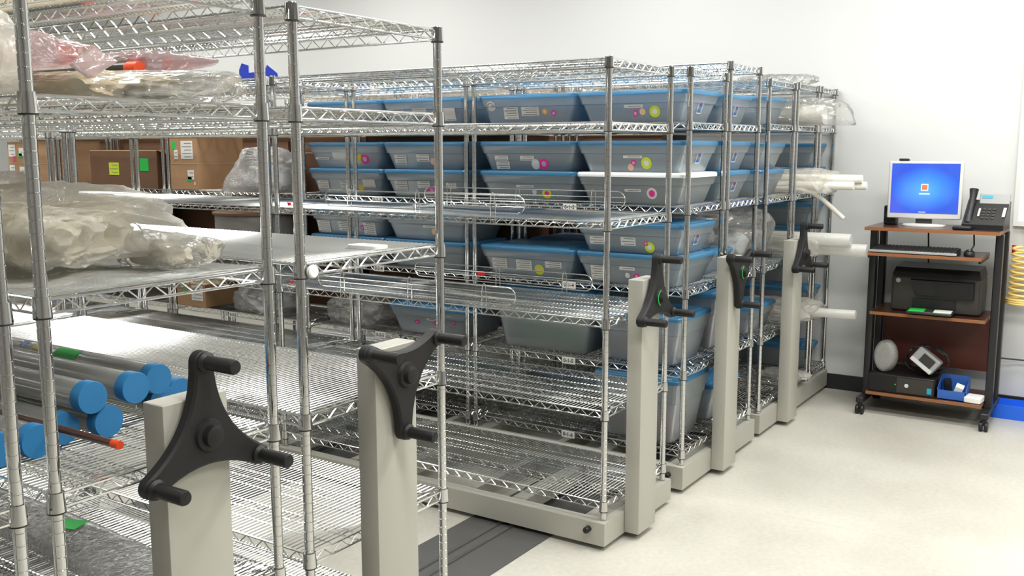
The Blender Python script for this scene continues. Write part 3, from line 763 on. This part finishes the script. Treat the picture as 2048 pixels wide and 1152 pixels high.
# marks on a tube: stickers
bpy.context.view_layer.update()
top_tube = [o for o in bpy.data.objects if o.get('label') == 'rightmost blue-capped tube of the upper layer'][0]
for y0, y1, a0, a1, m, lab in ((.40, .50, 95, 150, 'green', 'green sticker'), (.55, .60, 95, 140, 'Y', 'yellow sticker'), (.64, .665, 95, 135, 'lblue', 'dark blue sticker')):
    k = MB(); n = 6
    for r in (.0347, .0352):
        k.add([(r*math.cos(R(a0+(a1-a0)*i/n)), y, r*math.sin(R(a0+(a1-a0)*i/n))) for y in (y0, y1) for i in range(n+1)], [(i, i+1, n+1+i+1, n+1+i) for i in range(n)])
    o = obj('sticker', k, m, None, (-1.858, .253-.1, zu)); o.parent = top_tube; o.matrix_parent_inverse = top_tube.matrix_world.inverted(); o['label'] = lab

# ------------------------------------------------------------------ boxes, reel
def carton(label, x, y, z, W, Ln, H, mat='card', rz=0., papers=(), flaps=False):
    t = thing('cardboard_box', label, 'cardboard box', (x, y, z), R(rz), 'cardboard boxes on the shelves')
    k = MB(); k.box(0, W, 0, Ln, 0, H, 0)
    k.box(-.001, W+.001, -.001, Ln+.001, H-.004, H+.001, 1)
    k.box(W/2-.001, W/2+.001, 0, Ln, H+.001, H+.002, 2)
    obj('carton', k, [mat, 'cardedge', 'tape'], t)
    if flaps:
        k = MB(); k.add([(0, 0, H), (W, 0, H), (W*.98, -.10, H-.03), (.02, -.10, H-.03), (0, 0, H+.004), (W, 0, H+.004), (W*.98, -.10, H-.026), (.02, -.10, H-.026)], [(0, 1, 2, 3), (7, 6, 5, 4), (0, 4, 5, 1), (1, 5, 6, 2), (2, 6, 7, 3), (3, 7, 4, 0)])
        obj('flap', k, mat, t)
    for (yc, zc, w, h, m, ln) in papers:
        k = MB(); k.box(-.0014, -.0002, yc-w/2, yc+w/2, zc-h/2, zc+h/2, 0)
        for i in range(ln):
            zz = zc+h/2-(i+.7)*h/(ln+.4); k.box(-.0020, -.0015, yc-w*.40, yc+w*(.40 if i % 2 else .2), zz-.002, zz+.002, 1)
        obj('label', k, [m, 'print'], t)
    return t
carton('upper cardboard box of the tall pair beside the bubble wrapped bag', .77, 3.35, d3+.168, .38, .265, .166, 'card', 0, ((.095, .085, .115, .115, 'paper', 5), (.205, .055, .035, .06, 'paper', 2), (.225, .115, .03, .05, 'green', 0)))
carton('lower cardboard box of the tall pair beside the bubble wrapped bag', .77, 3.35, d3, .38, .268, .166, 'card', 0, ((.065, .095, .06, .06, 'paper', 2), (.08, .07, .045, .03, 'green', 0), (.03, .04, .016, .02, 'P', 0)))
carton('brown box with a yellow note and a green note', .79, 3.78, d3, .36, .74, .25, 'cardd', 0, ((.47, .125, .11, .085, 'L', 3), (.14, .155, .10, .085, 'green', 0)), True)
carton('upper brown box of the pair at the far left', .79, 4.95, d3+.158, .37, .62, .156, 'card', 0, ((.56, .09, .09, .09, 'paper', 3), (.43, .08, .07, .06, 'paper', 1), (.45, .055, .05, .03, 'green', 0), (.53, .03, .04, .035, 'M', 0)))
carton('lower brown box of the pair at the far left', .79, 4.95, d3, .37, .62, .156, 'card', 0, ((.57, .09, .07, .10, 'paper', 3), (.43, .10, .08, .055, 'paper', 1), (.44, .075, .05, .03, 'green', 0), (.36, .085, .04, .06, 'M', 0)))
carton('cardboard box on the fifth tier, left of the knotted clear bag', .77, 3.33, d5, .36, .28, .150, 'card', 0, ((.08, .09, .11, .10, 'paper', 4), (.20, .12, .035, .05, 'green', 0)))
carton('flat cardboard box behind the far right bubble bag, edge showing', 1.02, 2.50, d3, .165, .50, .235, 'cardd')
for u in range(1, 5):
    for zz, hh in ((z3, .336), (z4, .335), (z5, .335)):
        for q in range(2):
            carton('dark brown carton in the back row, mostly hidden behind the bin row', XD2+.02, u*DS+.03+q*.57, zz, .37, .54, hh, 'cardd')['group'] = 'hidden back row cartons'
for u, q in ((0, 1), (1, 0), (1, 1), (2, 0), (2, 1)):
    for zz, hh in ((e3, .345), (e4, .34)):
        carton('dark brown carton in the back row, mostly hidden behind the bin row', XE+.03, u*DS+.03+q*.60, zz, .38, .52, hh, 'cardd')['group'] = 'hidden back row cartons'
for i, (yy, zz) in enumerate(((3.02, d4), (4.35, d4))):
    t = thing('cable_reel', ('wide reel lying flat on the shelf under the tall boxes', 'wide reel lying flat on the far shelf, left of the other reel')[i], 'reel', (.985, yy, zz), 0, 'reels lying flat on the fourth tier')
    k = MB(); k.lathe([(0, .235), (.30, .235), (.30, .247), (0, .247)], 40); obj('top_flange', k, 'cardd', t)
    k = MB(); k.lathe([(0, 0), (.30, 0), (.30, .012), (0, .012)], 40); obj('bottom_flange', k, 'cardd', t)
    k = MB(); k.lathe([(0, .012), (.285, .012), (.285, .235), (0, .235)], 40); obj('winding', k, 'steel', t)

# small loose things
k = MB(); k.lathe([(0, -.008), (.013, -.008), (.0165, -.004), (.0165, .004), (.013, .007), (0, .007)], 20, 0, Matrix(((1, 0, 0, 0), (0, 0, -1, 0), (0, 1, 0, 0), (0, 0, 0, 1))))
tag(obj('bumper_disc', k, 'white', None, (XB+.016, -.026, TN[2]-.024)), 'white round bumper on the corner of the bare shelf beside the second post', 'bumper')
k = MB(); k.rbox(-.030, .030, -.055, .055, 0, .005, .012)
tag(obj('white_strip', k, 'white', None, (XB+.36, .10, TN[2])), 'white oblong strip lying on the bare third tier shelf', 'strip')
for X, Y, Z in ((.012, 1.77, TN[3]+.004), (.012, 1.77, TN[2]+.004)):
    k = MB(); k.rbox(-.006, .006, -.009, .009, 0, .012, .003)
    tag(obj('red_clip', k, 'red', None, (X+.03, Y, Z)), 'red clip at the far end of the fourth tier' if Z < 1.2 else 'red clip at the far end of the third tier', 'clip', 'red clips on the empty shelves')
k = MB(); k.box(-.003, .003, -.022, .022, 0, .018); tag(obj('red_tag', k, 'red', None, (.766, 1.135, TD[3]-.012)), 'red tag at the shelf edge by the lone bin', 'tag')
k = MB()
for pl in ([(2.50, 1.946), (2.50, 2.03), (2.478, 2.066), (2.425, 2.052), (2.425, 1.946)], [(2.425, 1.946), (2.425, 2.012), (2.30, 2.018), (2.278, 2.048), (2.204, 2.002), (2.190, 1.946)]):
    n = len(pl); k.add([(x, y, z) for x in (.40, .403) for y, z in pl], [tuple(range(n)), tuple(reversed(range(n, 2*n)))]+[(i, n+i, n+(i+1) % n, (i+1) % n) for i in range(n)])
k.box(.403, .62, 2.22, 2.48, 1.946, 1.949)
tag(obj('blue_fold', k, 'royal'), 'folded royal blue plastic piece lying on the top shelves', 'plastic piece')

# ------------------------------------------------------------------ computer cart
DX = 2.63
def cart():
    t = thing('computer_cart', 'wood and black steel computer cart on casters against the back wall', 'computer cart', (DX, -.705, 0))
    def slab(nm, x0, x1, y0, y1, z0, z1, rear=None):
        k = MB(); k.rbox(x0, x1, y0, y1, z0, z1, .004, 0, 2)
        if rear: k.box(rear[0]-.004, rear[1], rear[2], rear[3], z0, z1)
        p = obj(nm, k, 'wood', t)
        k = MB(); k.box(x0-.0015, x0+.004, y0-.001, y1+.001, z0+.0005, z1-.0005); k.box(x0, x1, y0-.0015, y0+.003, z0+.0005, z1-.0005); k.box(x0, x1, y1-.003, y1+.0015, z0+.0005, z1-.0005)
        e = obj('edge_band', k, 'woodedge', p); e['label'] = 'lighter brown edge band'
    slab('top_shelf', 0, .44, -.361, .362, 1.118, 1.138)
    slab('keyboard_tray', -.06, .10, -.283, .340, .975, .994, (.10, .30, -.283, .300))
    slab('printer_shelf', .02, .42, -.315, .312, .613, .632)
    slab('bottom_shelf', .02, .42, -.325, .312, .122, .141)
    k = MB(); k.box(.405, .42, -.315, .312, .26, .613); obj('back_panel', k, 'panel', t)
    for s in (-1, 1):
        y0, y1 = (.315, .355) if s > 0 else (-.370, -.329)
        k = MB(); k.rbox(.115, .180, y0, y1, .085, 1.118, .008); k.rbox(.36, .42, y0, y1, .085, 1.118, .008)
        k.rbox(-.03, .46, y0-.002, y1+.002, .07, .105, .006); obj('side_frame', k, 'blackmetal', t)
        for x in (-.01, .43):
            yc = (y0+y1)/2
            c = obj('caster', MB_caster(), 'black', t, (x, yc, 0))
    for s in (-.27, .33):
        k = MB(); k.box(.0, .34, s-.006, s+.006, .955, .975); obj('tray_rail', k, 'blackmetal', t)
def MB_caster():
    k = MB()
    for dy in (-.014, .014):
        k.lathe([(0, -.009), (.026, -.009), (.029, -.005), (.029, .005), (.026, .009), (0, .009)], 20, 0, Matrix(((1, 0, 0, 0), (0, 0, 1, dy), (0, 1, 0, .029), (0, 0, 0, 1))))
    k.lathe([(0, 0), (.016, 0), (.014, .035), (.006, .035), (.006, .05), (0, .05)], 14, 0, Matrix.Translation((0, 0, .035)))
    return k
cart()
zt = 1.138
# monitor
def screen_mat():
    m, nt, out = new_mat('login_screen'); N = nt.nodes.new; L = nt.links.new
    tc = N('ShaderNodeTexCoord'); g = N('ShaderNodeTexGradient'); g.gradient_type = 'SPHERICAL'
    mp = N('ShaderNodeMapping'); mp.inputs['Scale'].default_value = (1, 5.2, 7.4); mp.inputs['Location'].default_value = (0, .0, -1.62); L(tc.outputs['Object'], mp.inputs[0]); L(mp.outputs[0], g.inputs[0])
    r = N('ShaderNodeValToRGB'); r.color_ramp.elements[0].color = (.006, .062, .60, 1); r.color_ramp.elements[1].color = (.06, .36, .92, 1)
    L(g.outputs['Fac'], r.inputs[0])
    w = N('ShaderNodeTexNoise'); w.inputs['Scale'].default_value = 5; L(tc.outputs['Object'], w.inputs[0])
    mx = N('ShaderNodeMix'); mx.data_type = 'RGBA'; mx.blend_type = 'ADD'; mx.inputs[0].default_value = .10; L(r.outputs[0], mx.inputs[6]); L(w.outputs['Color'], mx.inputs[7])
    e = N('ShaderNodeEmission'); e.inputs[1].default_value = SCREEN; L(mx.outputs[2], e.inputs[0]); L(e.outputs[0], out.inputs[0]); return m
SCREEN = 1.25
M['screen'] = screen_mat()
M['icon'] = emis('icon_red', (.85, .20, .10), SCREEN); M['iconw'] = emis('icon_white', (.75, .85, .95), SCREEN)
t = thing('monitor', 'flat silver monitor showing a blue sign-in screen on the cart', 'monitor', (2.86, -.625, zt), R(2))
k = MB(); k.rbox(-.022, .03, -.205, .205, .045, .385, .008)
bez = obj('housing', k, 'lightgrey', t)
k = MB(); k.box(-.0235, -.0222, -.188, .188, .078, .372); obj('screen', k, 'screen', t)
k = MB(); k.add([(-.0242, .020, .212), (-.0242, -.020, .212), (-.0242, -.020, .252), (-.0242, .020, .252)], [(0, 1, 2, 3)], 1)
k.add([(-.0246, .015, .217), (-.0246, -.015, .217), (-.0246, -.015, .247), (-.0246, .015, .247)], [(0, 1, 2, 3)], 0)
obj('user_icon', k, ['icon', 'iconw'], t)
k = MB(); k.box(-.0244, -.0238, -.030, .030, .190, .197); obj('caption', k, 'iconw', t)
k = MB(); k.box(-.0244, -.0238, -.012, .028, .083, .087); obj('screen_footer', k, 'iconw', t)
k = MB(); k.rbox(.0, .035, -.045, .045, .006, .10, .006); obj('stand_neck', k, 'darkgrey', t)
k = MB(); rings = []
for r, z in ((.99, 0), (1, .004), (.96, .012), (.6, .016)): rings.append([(.02+.085*r*math.cos(2*math.pi*i/32), .125*r*math.sin(2*math.pi*i/32), z) for i in range(32)])
k.loft(rings); obj('stand_base', k, 'lightgrey', t)
k = MB(); k.rbox(-.02, .02, -.028, .028, 0, .014, .005)
tag(obj('webcam', k, 'black', None, (2.86, -.50, zt+.386), (0, R(4), 0)), 'small black camera lying on top of the monitor', 'camera')
# speaker
t = thing('speaker', 'small black speaker half hidden left of the monitor', 'speaker', (2.93, -.425, zt))
k = MB(); k.rbox(-.04, .05, -.035, .035, 0, .115, .008); obj('cabinet', k, 'black', t)
k = MB(); k.lathe([(0, 0), (.026, 0), (.024, .003), (0, .001)], 20, 0, Matrix(((0, 0, -1, -.041), (1, 0, 0, 0), (0, 1, 0, .06), (0, 0, 0, 1)))); obj('cone', k, 'darkgrey', t)
# phone
t = thing('desk_phone', 'black desk phone with a grey display on the cart top', 'phone', (2.80, -.965, zt), R(-4))
k = MB(); k.add([(-.06, -.11, 0), (.12, -.11, 0), (.12, .11, 0), (-.06, .11, 0), (-.06, -.11, .03), (.08, -.11, .165), (.12, -.11, .155), (-.06, .11, .03), (.08, .11, .165), (.12, .11, .155)],
              [(0, 3, 2, 1), (0, 4, 7, 3), (4, 5, 8, 7), (5, 6, 9, 8), (6, 1, 2, 9), (0, 1, 6, 5, 4), (3, 7, 8, 9, 2)]); obj('phone_body', k, 'black', t)
k = MB(); k.rbox(-.006, .010, -.112, .048, .0, .075, .006); obj('display_panel', k, 'grey', t, (.062, 0, .13), (0, R(16), 0))
k = MB(); k.box(-.008, -.006, -.02, .035, .045, .062); obj('display', k, 'teal', t, (.062, 0, .13), (0, R(16), 0))
k = MB()
for i in range(4):
    for j in range(3): k.rbox(-.004, .003, -.05+j*.026, -.033+j*.026, i*.022, i*.022+.014, .002)
obj('keypad', k, 'darkgrey', t, (-.028, .0, .062), (0, R(46), 0))
for y0, y1, h in ((-.105, -.090, .07), (.028, .038, .06)):
    k = MB(); k.box(-.003, .002, y0, y1, 0, h); obj('button_strip', k, 'lightgrey', t, (-.02, 0, .075), (0, R(46), 0))
k = MB(); k.tube([(-.03, .082, .035), (-.012, .082, .075), (.03, .082, .13), (.062, .082, .185), (.075, .082, .225)], [.026, .020, .017, .020, .026], 12); obj('handset', k, 'black', t)
k = MB(); k.rbox(-.04, .04, -.05, .05, 0, .022, .01); tag(obj('card_reader', k, 'black', None, (2.70, -.865, zt)), 'small flat black gadget in front of the phone', 'gadget')
# keyboard and mouse
t = thing('keyboard', 'black keyboard with a silver front edge on the pull-out tray', 'keyboard', (2.575, -.625, .995), 0)
k = MB(); k.add([(0, -.235, 0), (.16, -.235, 0), (.16, .235, 0), (0, .235, 0), (0, -.235, .014), (.16, -.235, .032), (.16, .235, .032), (0, .235, .014)], [(0, 3, 2, 1), (4, 5, 6, 7), (0, 1, 5, 4), (1, 2, 6, 5), (2, 3, 7, 6), (3, 0, 4, 7)]); obj('case', k, 'black', t)
k = MB()
for i in range(6):
    for j in range(22):
        x0 = .020+i*.022; y0 = -.225+j*.0205; zz = .014+.018*x0/.16
        k.add([(x0, y0, zz), (x0+.018, y0, zz+.002), (x0+.018, y0+.0175, zz+.002), (x0, y0+.0175, zz), (x0+.002, y0+.002, zz+.006), (x0+.015, y0+.002, zz+.008), (x0+.015, y0+.0155, zz+.008), (x0+.002, y0+.0155, zz+.006)], [(4, 5, 6, 7), (0, 1, 5, 4), (1, 2, 6, 5), (2, 3, 7, 6), (3, 0, 4, 7)])
ks = obj('keys', k, 'black', t)
k = MB(); k.rbox(-.006, .010, -.237, .237, .003, .016, .003); obj('front_edge', k, 'grey', t)['label'] = 'silver front edge'
t = thing('computer_mouse', 'black mouse at the right end of the keyboard tray', 'mouse', (2.66, -.915, .995), R(10))
k = MB(); rings = []
for s, z in ((.96, 0), (1, .008), (.9, .022), (.6, .033), (.2, .036)): rings.append([(.052*s*math.cos(2*math.pi*i/24), .030*s*math.sin(2*math.pi*i/24), z) for i in range(24)])
k.loft(rings); obj('shell', k, 'black', t)
k = MB(); k.lathe([(0, -.004), (.008, -.004), (.008, .004), (0, .004)], 14, 0, Matrix(((1, 0, 0, -.02), (0, 0, 1, 0), (0, 1, 0, .028), (0, 0, 0, 1)))); obj('scroll_wheel', k, 'grey', t)
# printer
t = thing('printer', 'dark grey inkjet printer with green sheets in its tray', 'printer', (2.73, -.73, .633))
k = MB(); k.rbox(.02, .30, -.245, .245, 0, .215, .02, 0, 4); obj('printer_body', k, 'darkgrey', t)
k = MB(); k.add([(.03, -.243, .215), (.30, -.243, .215), (.30, .243, .215), (.03, .243, .215), (.06, -.23, .262), (.29, -.23, .270), (.29, .23, .270), (.06, .23, .262)], [(4, 5, 6, 7), (0, 1, 5, 4), (1, 2, 6, 5), (2, 3, 7, 6), (3, 0, 4, 7), (0, 3, 2, 1)]); obj('scanner_lid', k, 'black', t)
k = MB(); k.add([(.012, -.215, .095), (.012, .10, .105), (.012, .135, .20), (.012, -.215, .20), (-.01, -.21, .10), (-.01, .095, .11), (-.01, .13, .195), (-.01, -.21, .195)], [(4, 5, 6, 7), (0, 1, 5, 4), (1, 2, 6, 5), (2, 3, 7, 6), (3, 0, 4, 7)]); k.box(-.012, -.010, -.19, .0, .11, .185, 1); obj('control_panel', k, ['black', 'grip'], t)
k = MB(); k.box(.012, .022, -.12, .12, .03, .085); obj('paper_slot', k, 'black', t)
k = MB(); k.rbox(-.13, .03, -.12, .125, .012, .028, .006); obj('output_tray', k, 'darkgrey', t)
k = MB(); k.lathe([(0, 0), (.014, 0), (.013, .002), (0, .002)], 24, 0, Matrix(((0, 0, -1, .019), (1, 0, 0, .205), (0, 1, 0, .185), (0, 0, 0, 1)))); obj('maker_badge', k, 'grey', t)
for yy, m, lab, w in ((.075, 'green', 'green paper sheet at the left of the printer tray', .085), (-.065, 'paper', 'white and green paper sheet at the right of the printer tray', .095)):
    k = MB(); k.box(-.06, .05, -w/2, w/2, 0, .002, 0); k.box(-.066, -.06, -w/2, w/2, 0, .002, 1)
    tag(obj('paper_sheet', k, [m, 'green'], None, (2.73-.06, -.73+yy, .632+.0285), (0, 0, R(4))), lab, 'paper', 'sheets in the printer tray')
# things on the bottom shelf
t = thing('desktop_computer', 'flat black desktop computer lying on the bottom shelf of the cart', 'computer', (2.67, -.585, .142))
k = MB(); k.rbox(0, .33, -.19, .185, 0, .108, .005); obj('case', k, 'black', t)
k = MB(); k.box(-.003, 0, -.18, .02, .01, .10); obj('front_panel', k, 'darkgrey', t)
k = MB(); k.lathe([(0, 0), (.012, 0), (.011, .003), (0, .003)], 20, 0, Matrix(((0, 0, -1, -.003), (1, 0, 0, -.035), (0, 1, 0, .055), (0, 0, 0, 1)))); obj('power_button', k, 'lightgrey', t)
k = MB(); k.box(-.004, -.0005, .025, .032, .052, .059); obj('power_light', k, 'green', t)['label'] = 'small green power light'
k = MB(); k.box(-.005, -.003, -.175, -.150, .02, .055); obj('case_sticker', k, 'teal', t)
t = thing('bubble_roll', 'white oval roll standing on the desktop computer', 'roll', (2.755, -.478, .250), R(-20))
k = MB(); k.lathe([(0, -.035), (.080, -.035), (.088, -.02), (.088, .02), (.080, .035), (0, .035)], 32, 0, Matrix(((0, 0, 1, 0), (.75, 0, 0, 0), (0, 1.12, 0, .0985), (0, 0, 0, 1)))); obj('roll_body', k, 'bubble', t)
k = MB(); k.lathe([(0, -.03), (.072, -.03), (.072, .03), (0, .03)], 32, 0, Matrix(((0, 0, 1, 0), (.75, 0, 0, 0), (0, 1.12, 0, .0985), (0, 0, 0, 1)))); obj('core', k, 'white', t)
t = thing('power_adapter', 'grey box tilted among cables on the desktop computer', 'box', (2.76, -.708, .250)); 
k = MB(); k.rbox(-.055, .055, -.075, .075, -.05, .05, .012); k.box(-.058, -.054, -.05, .03, -.02, .035, 1); k.box(-.0585, -.054, -.07, .072, -.045, -.022, 2)
o = obj('casing', k, ['grey', 'darkgrey', 'lightgrey'], t, (0, 0, .095), (R(36), R(8), 0))
k = MB(); rnd = random.Random(3)
for c in range(5):
    pts = [(.02+.02*rnd.uniform(-1, 1)+.03*math.sin(a*.9+c), .12*math.cos(R(a*24+c*60)), .095+.085*math.sin(R(a*24+c*60))) for a in range(0, 13)]
    k.tube(pts, .005, 6)
obj('cable', k, 'black', t)
t = thing('parts_bin', 'blue open parts bin on the bottom shelf of the cart', 'parts bin', (2.68, -.865, .142))
k = MB(); k.box(0, .16, -.078, .078, 0, .004); k.box(0, .004, -.078, .078, 0, .055); k.box(.156, .16, -.078, .078, 0, .12)
for s in (-1, 1):
    y0, y1 = (.074, .078) if s > 0 else (-.078, -.074)
    k.add([(0, y0, 0), (.16, y0, 0), (.16, y0, .12), (0, y0, .055), (0, y1, 0), (.16, y1, 0), (.16, y1, .12), (0, y1, .055)], [(0, 1, 2, 3), (7, 6, 5, 4), (2, 6, 7, 3), (0, 4, 5, 1), (1, 5, 6, 2), (3, 7, 4, 0)])
obj('bin_body', k, 'lblue', t)
k = MB(); k.box(-.03, .03, -.022, .022, 0, .075); tag(obj('white_packet', k, 'paper', None, (2.755, -.88, .148), (R(18), R(-10), 0)), 'white packet standing in the blue parts bin', 'packet')
k = MB(); k.rbox(-.02, .02, -.02, .02, 0, .095, .006); tag(obj('dark_bottle', k, 'black', None, (2.80, -.835, .147), (R(-8), 0, 0)), 'dark bottle leaning in the blue parts bin', 'bottle')
k = MB(); k.rbox(-.055, .055, -.045, .045, 0, .035, .008); tag(obj('foam_block', k, 'white', None, (2.715, -.985, .142), (0, 0, R(-6))), 'white foam block at the right end of the bottom shelf', 'block')
# blue bin on the floor, right edge
t = thing('floor_bin', 'bright blue low bin on the floor right of the cart', 'bin', (2.97, -1.21, 0))
k = MB(); k.loft([rrect(0, .17, -.18, .16, .012, 0, 3), rrect(-.006, .176, -.186, .166, .012, .085, 3), rrect(0, .17, -.18, .16, .012, .085, 3), rrect(.004, .166, -.176, .156, .01, .006, 3)], True, True); obj('bin_body', k, 'binblue', t)
# hoses, cables
t = thing('air_hose', 'yellow coiled air hose hanging on the wall right of the cart', 'hose', (3.07, -1.14, .0))
k = MB(); pts = []
for i in range(0, 9*16+1):
    a = 2*math.pi*i/16; f = i/(9*16); z = 1.02-.30*f; r = .045+.012*f; pts.append((r*math.cos(a)*.7, r*math.sin(a), z))
for i in range(0, 3*16+1):
    a = 2*math.pi*i/16; pts.append((.062*math.cos(a)*.7, .062*math.sin(a), .715-.012*i/16))
k.tube(pts, .0072, 8); obj('coil', k, 'hose', t)
k = MB(); k.tube([(.03, -.05, 1.0), (.06, -.02, 1.06), (.07, .0, 1.14)], .0072, 8); obj('lead', k, 'hose', t)
k = MB(); k.lathe([(0, 0), (.011, 0), (.011, .05), (0, .05)], 12, 0, Matrix.Translation((.03, .045, .98))); obj('coupling', k, 'red', t)['label'] = 'red coupling'
k = MB(); k.tube([(0, -.055, .70), (0, -.10, .66), (.01, -.16, .60), (.02, -.25, .50)], .007, 8); obj('tail', k, 'teal', t)['label'] = 'blue hose tail'
k = MB(); k.tube([(3.04, -.95, .36), (3.10, -1.05, .34), (3.13, -1.15, .335), (3.13, -1.35, .335)], .005, 8)
tag(obj('power_cable', k, 'black'), 'black cable running right from behind the cart', 'cable')
k = MB(); k.tube([(3.07, -.62, 1.11), (3.08, -.63, .9), (3.06, -.66, .66)], .005, 6); k2 = k
tag(obj('hanging_cable', k2, 'black'), 'black cable hanging behind the cart under the monitor', 'cable')
k = MB(); k.tube([(3.04, -.88, 1.115), (3.05, -.885, 1.02), (2.90, -.89, 1.005), (2.74, -.91, 1.006)], .005, 6)
tag(obj('mouse_cable', k, 'black'), 'black cable dropping to the mouse on the tray', 'cable')

# ------------------------------------------------------------------ light
def area(x, y, z, sx, sy, e, col=(1, .985, .95)):
    l = bpy.data.lights.new('troffer', 'AREA'); l.shape = 'RECTANGLE'; l.size = sx; l.size_y = sy; l.energy = e; l.color = col
    o = bpy.data.objects.new('troffer', l); COL.objects.link(o); o.location = (x, y, z); return o
for y, e in ((-3.2, 1.0), (-1.1, 1.15), (1.2, .9), (3.5, .9), (6.0, .9)):
    for x, g in ((-4.2, .3), (-1.9, 1.15), (.4, 1.15), (2.0, .85)): area(x, y, 3.33, .6, 1.2, 42*e*g)
w = bpy.data.worlds.new('World'); SC.world = w; w.use_nodes = True
w.node_tree.nodes['Background'].inputs[0].default_value = (.8, .85, .9, 1); w.node_tree.nodes['Background'].inputs[1].default_value = .1

# ------------------------------------------------------------------ camera
yaw, pitch, roll, f = R(56.671655867), R(-8.245143830), R(-.07268), 1926.468
fw = Vector((math.sin(yaw)*math.cos(pitch), math.cos(yaw)*math.cos(pitch), math.sin(pitch)))
rt = Vector((math.cos(yaw), -math.sin(yaw), 0)); up = rt.cross(fw)
r2 = rt*math.cos(roll)+up*math.sin(roll); u2 = -rt*math.sin(roll)+up*math.cos(roll)
cam = bpy.data.cameras.new('camera'); cam.sensor_fit = 'HORIZONTAL'; cam.sensor_width = 36; cam.lens = 36*f/2048; cam.clip_start = .05
co = bpy.data.objects.new('camera', cam); COL.objects.link(co)
mw = Matrix((r2, u2, -fw)).transposed().to_4x4(); mw.translation = (-3.30458646, -1.73327583, 1.60166182)
co.matrix_world = mw; SC.camera = co

SC.view_settings.view_transform = 'Standard'; SC.view_settings.look = 'None'; SC.view_settings.gamma = 1; SC.view_settings.use_curve_mapping = False
SC.view_settings.exposure = .15
SC.cycles.max_bounces = 10; SC.cycles.transparent_max_bounces = 24; SC.cycles.diffuse_bounces = 4; SC.cycles.glossy_bounces = 4; SC.cycles.transmission_bounces = 4
SC.cycles.caustics_reflective = False; SC.cycles.caustics_refractive = False; SC.cycles.sample_clamp_indirect = 6
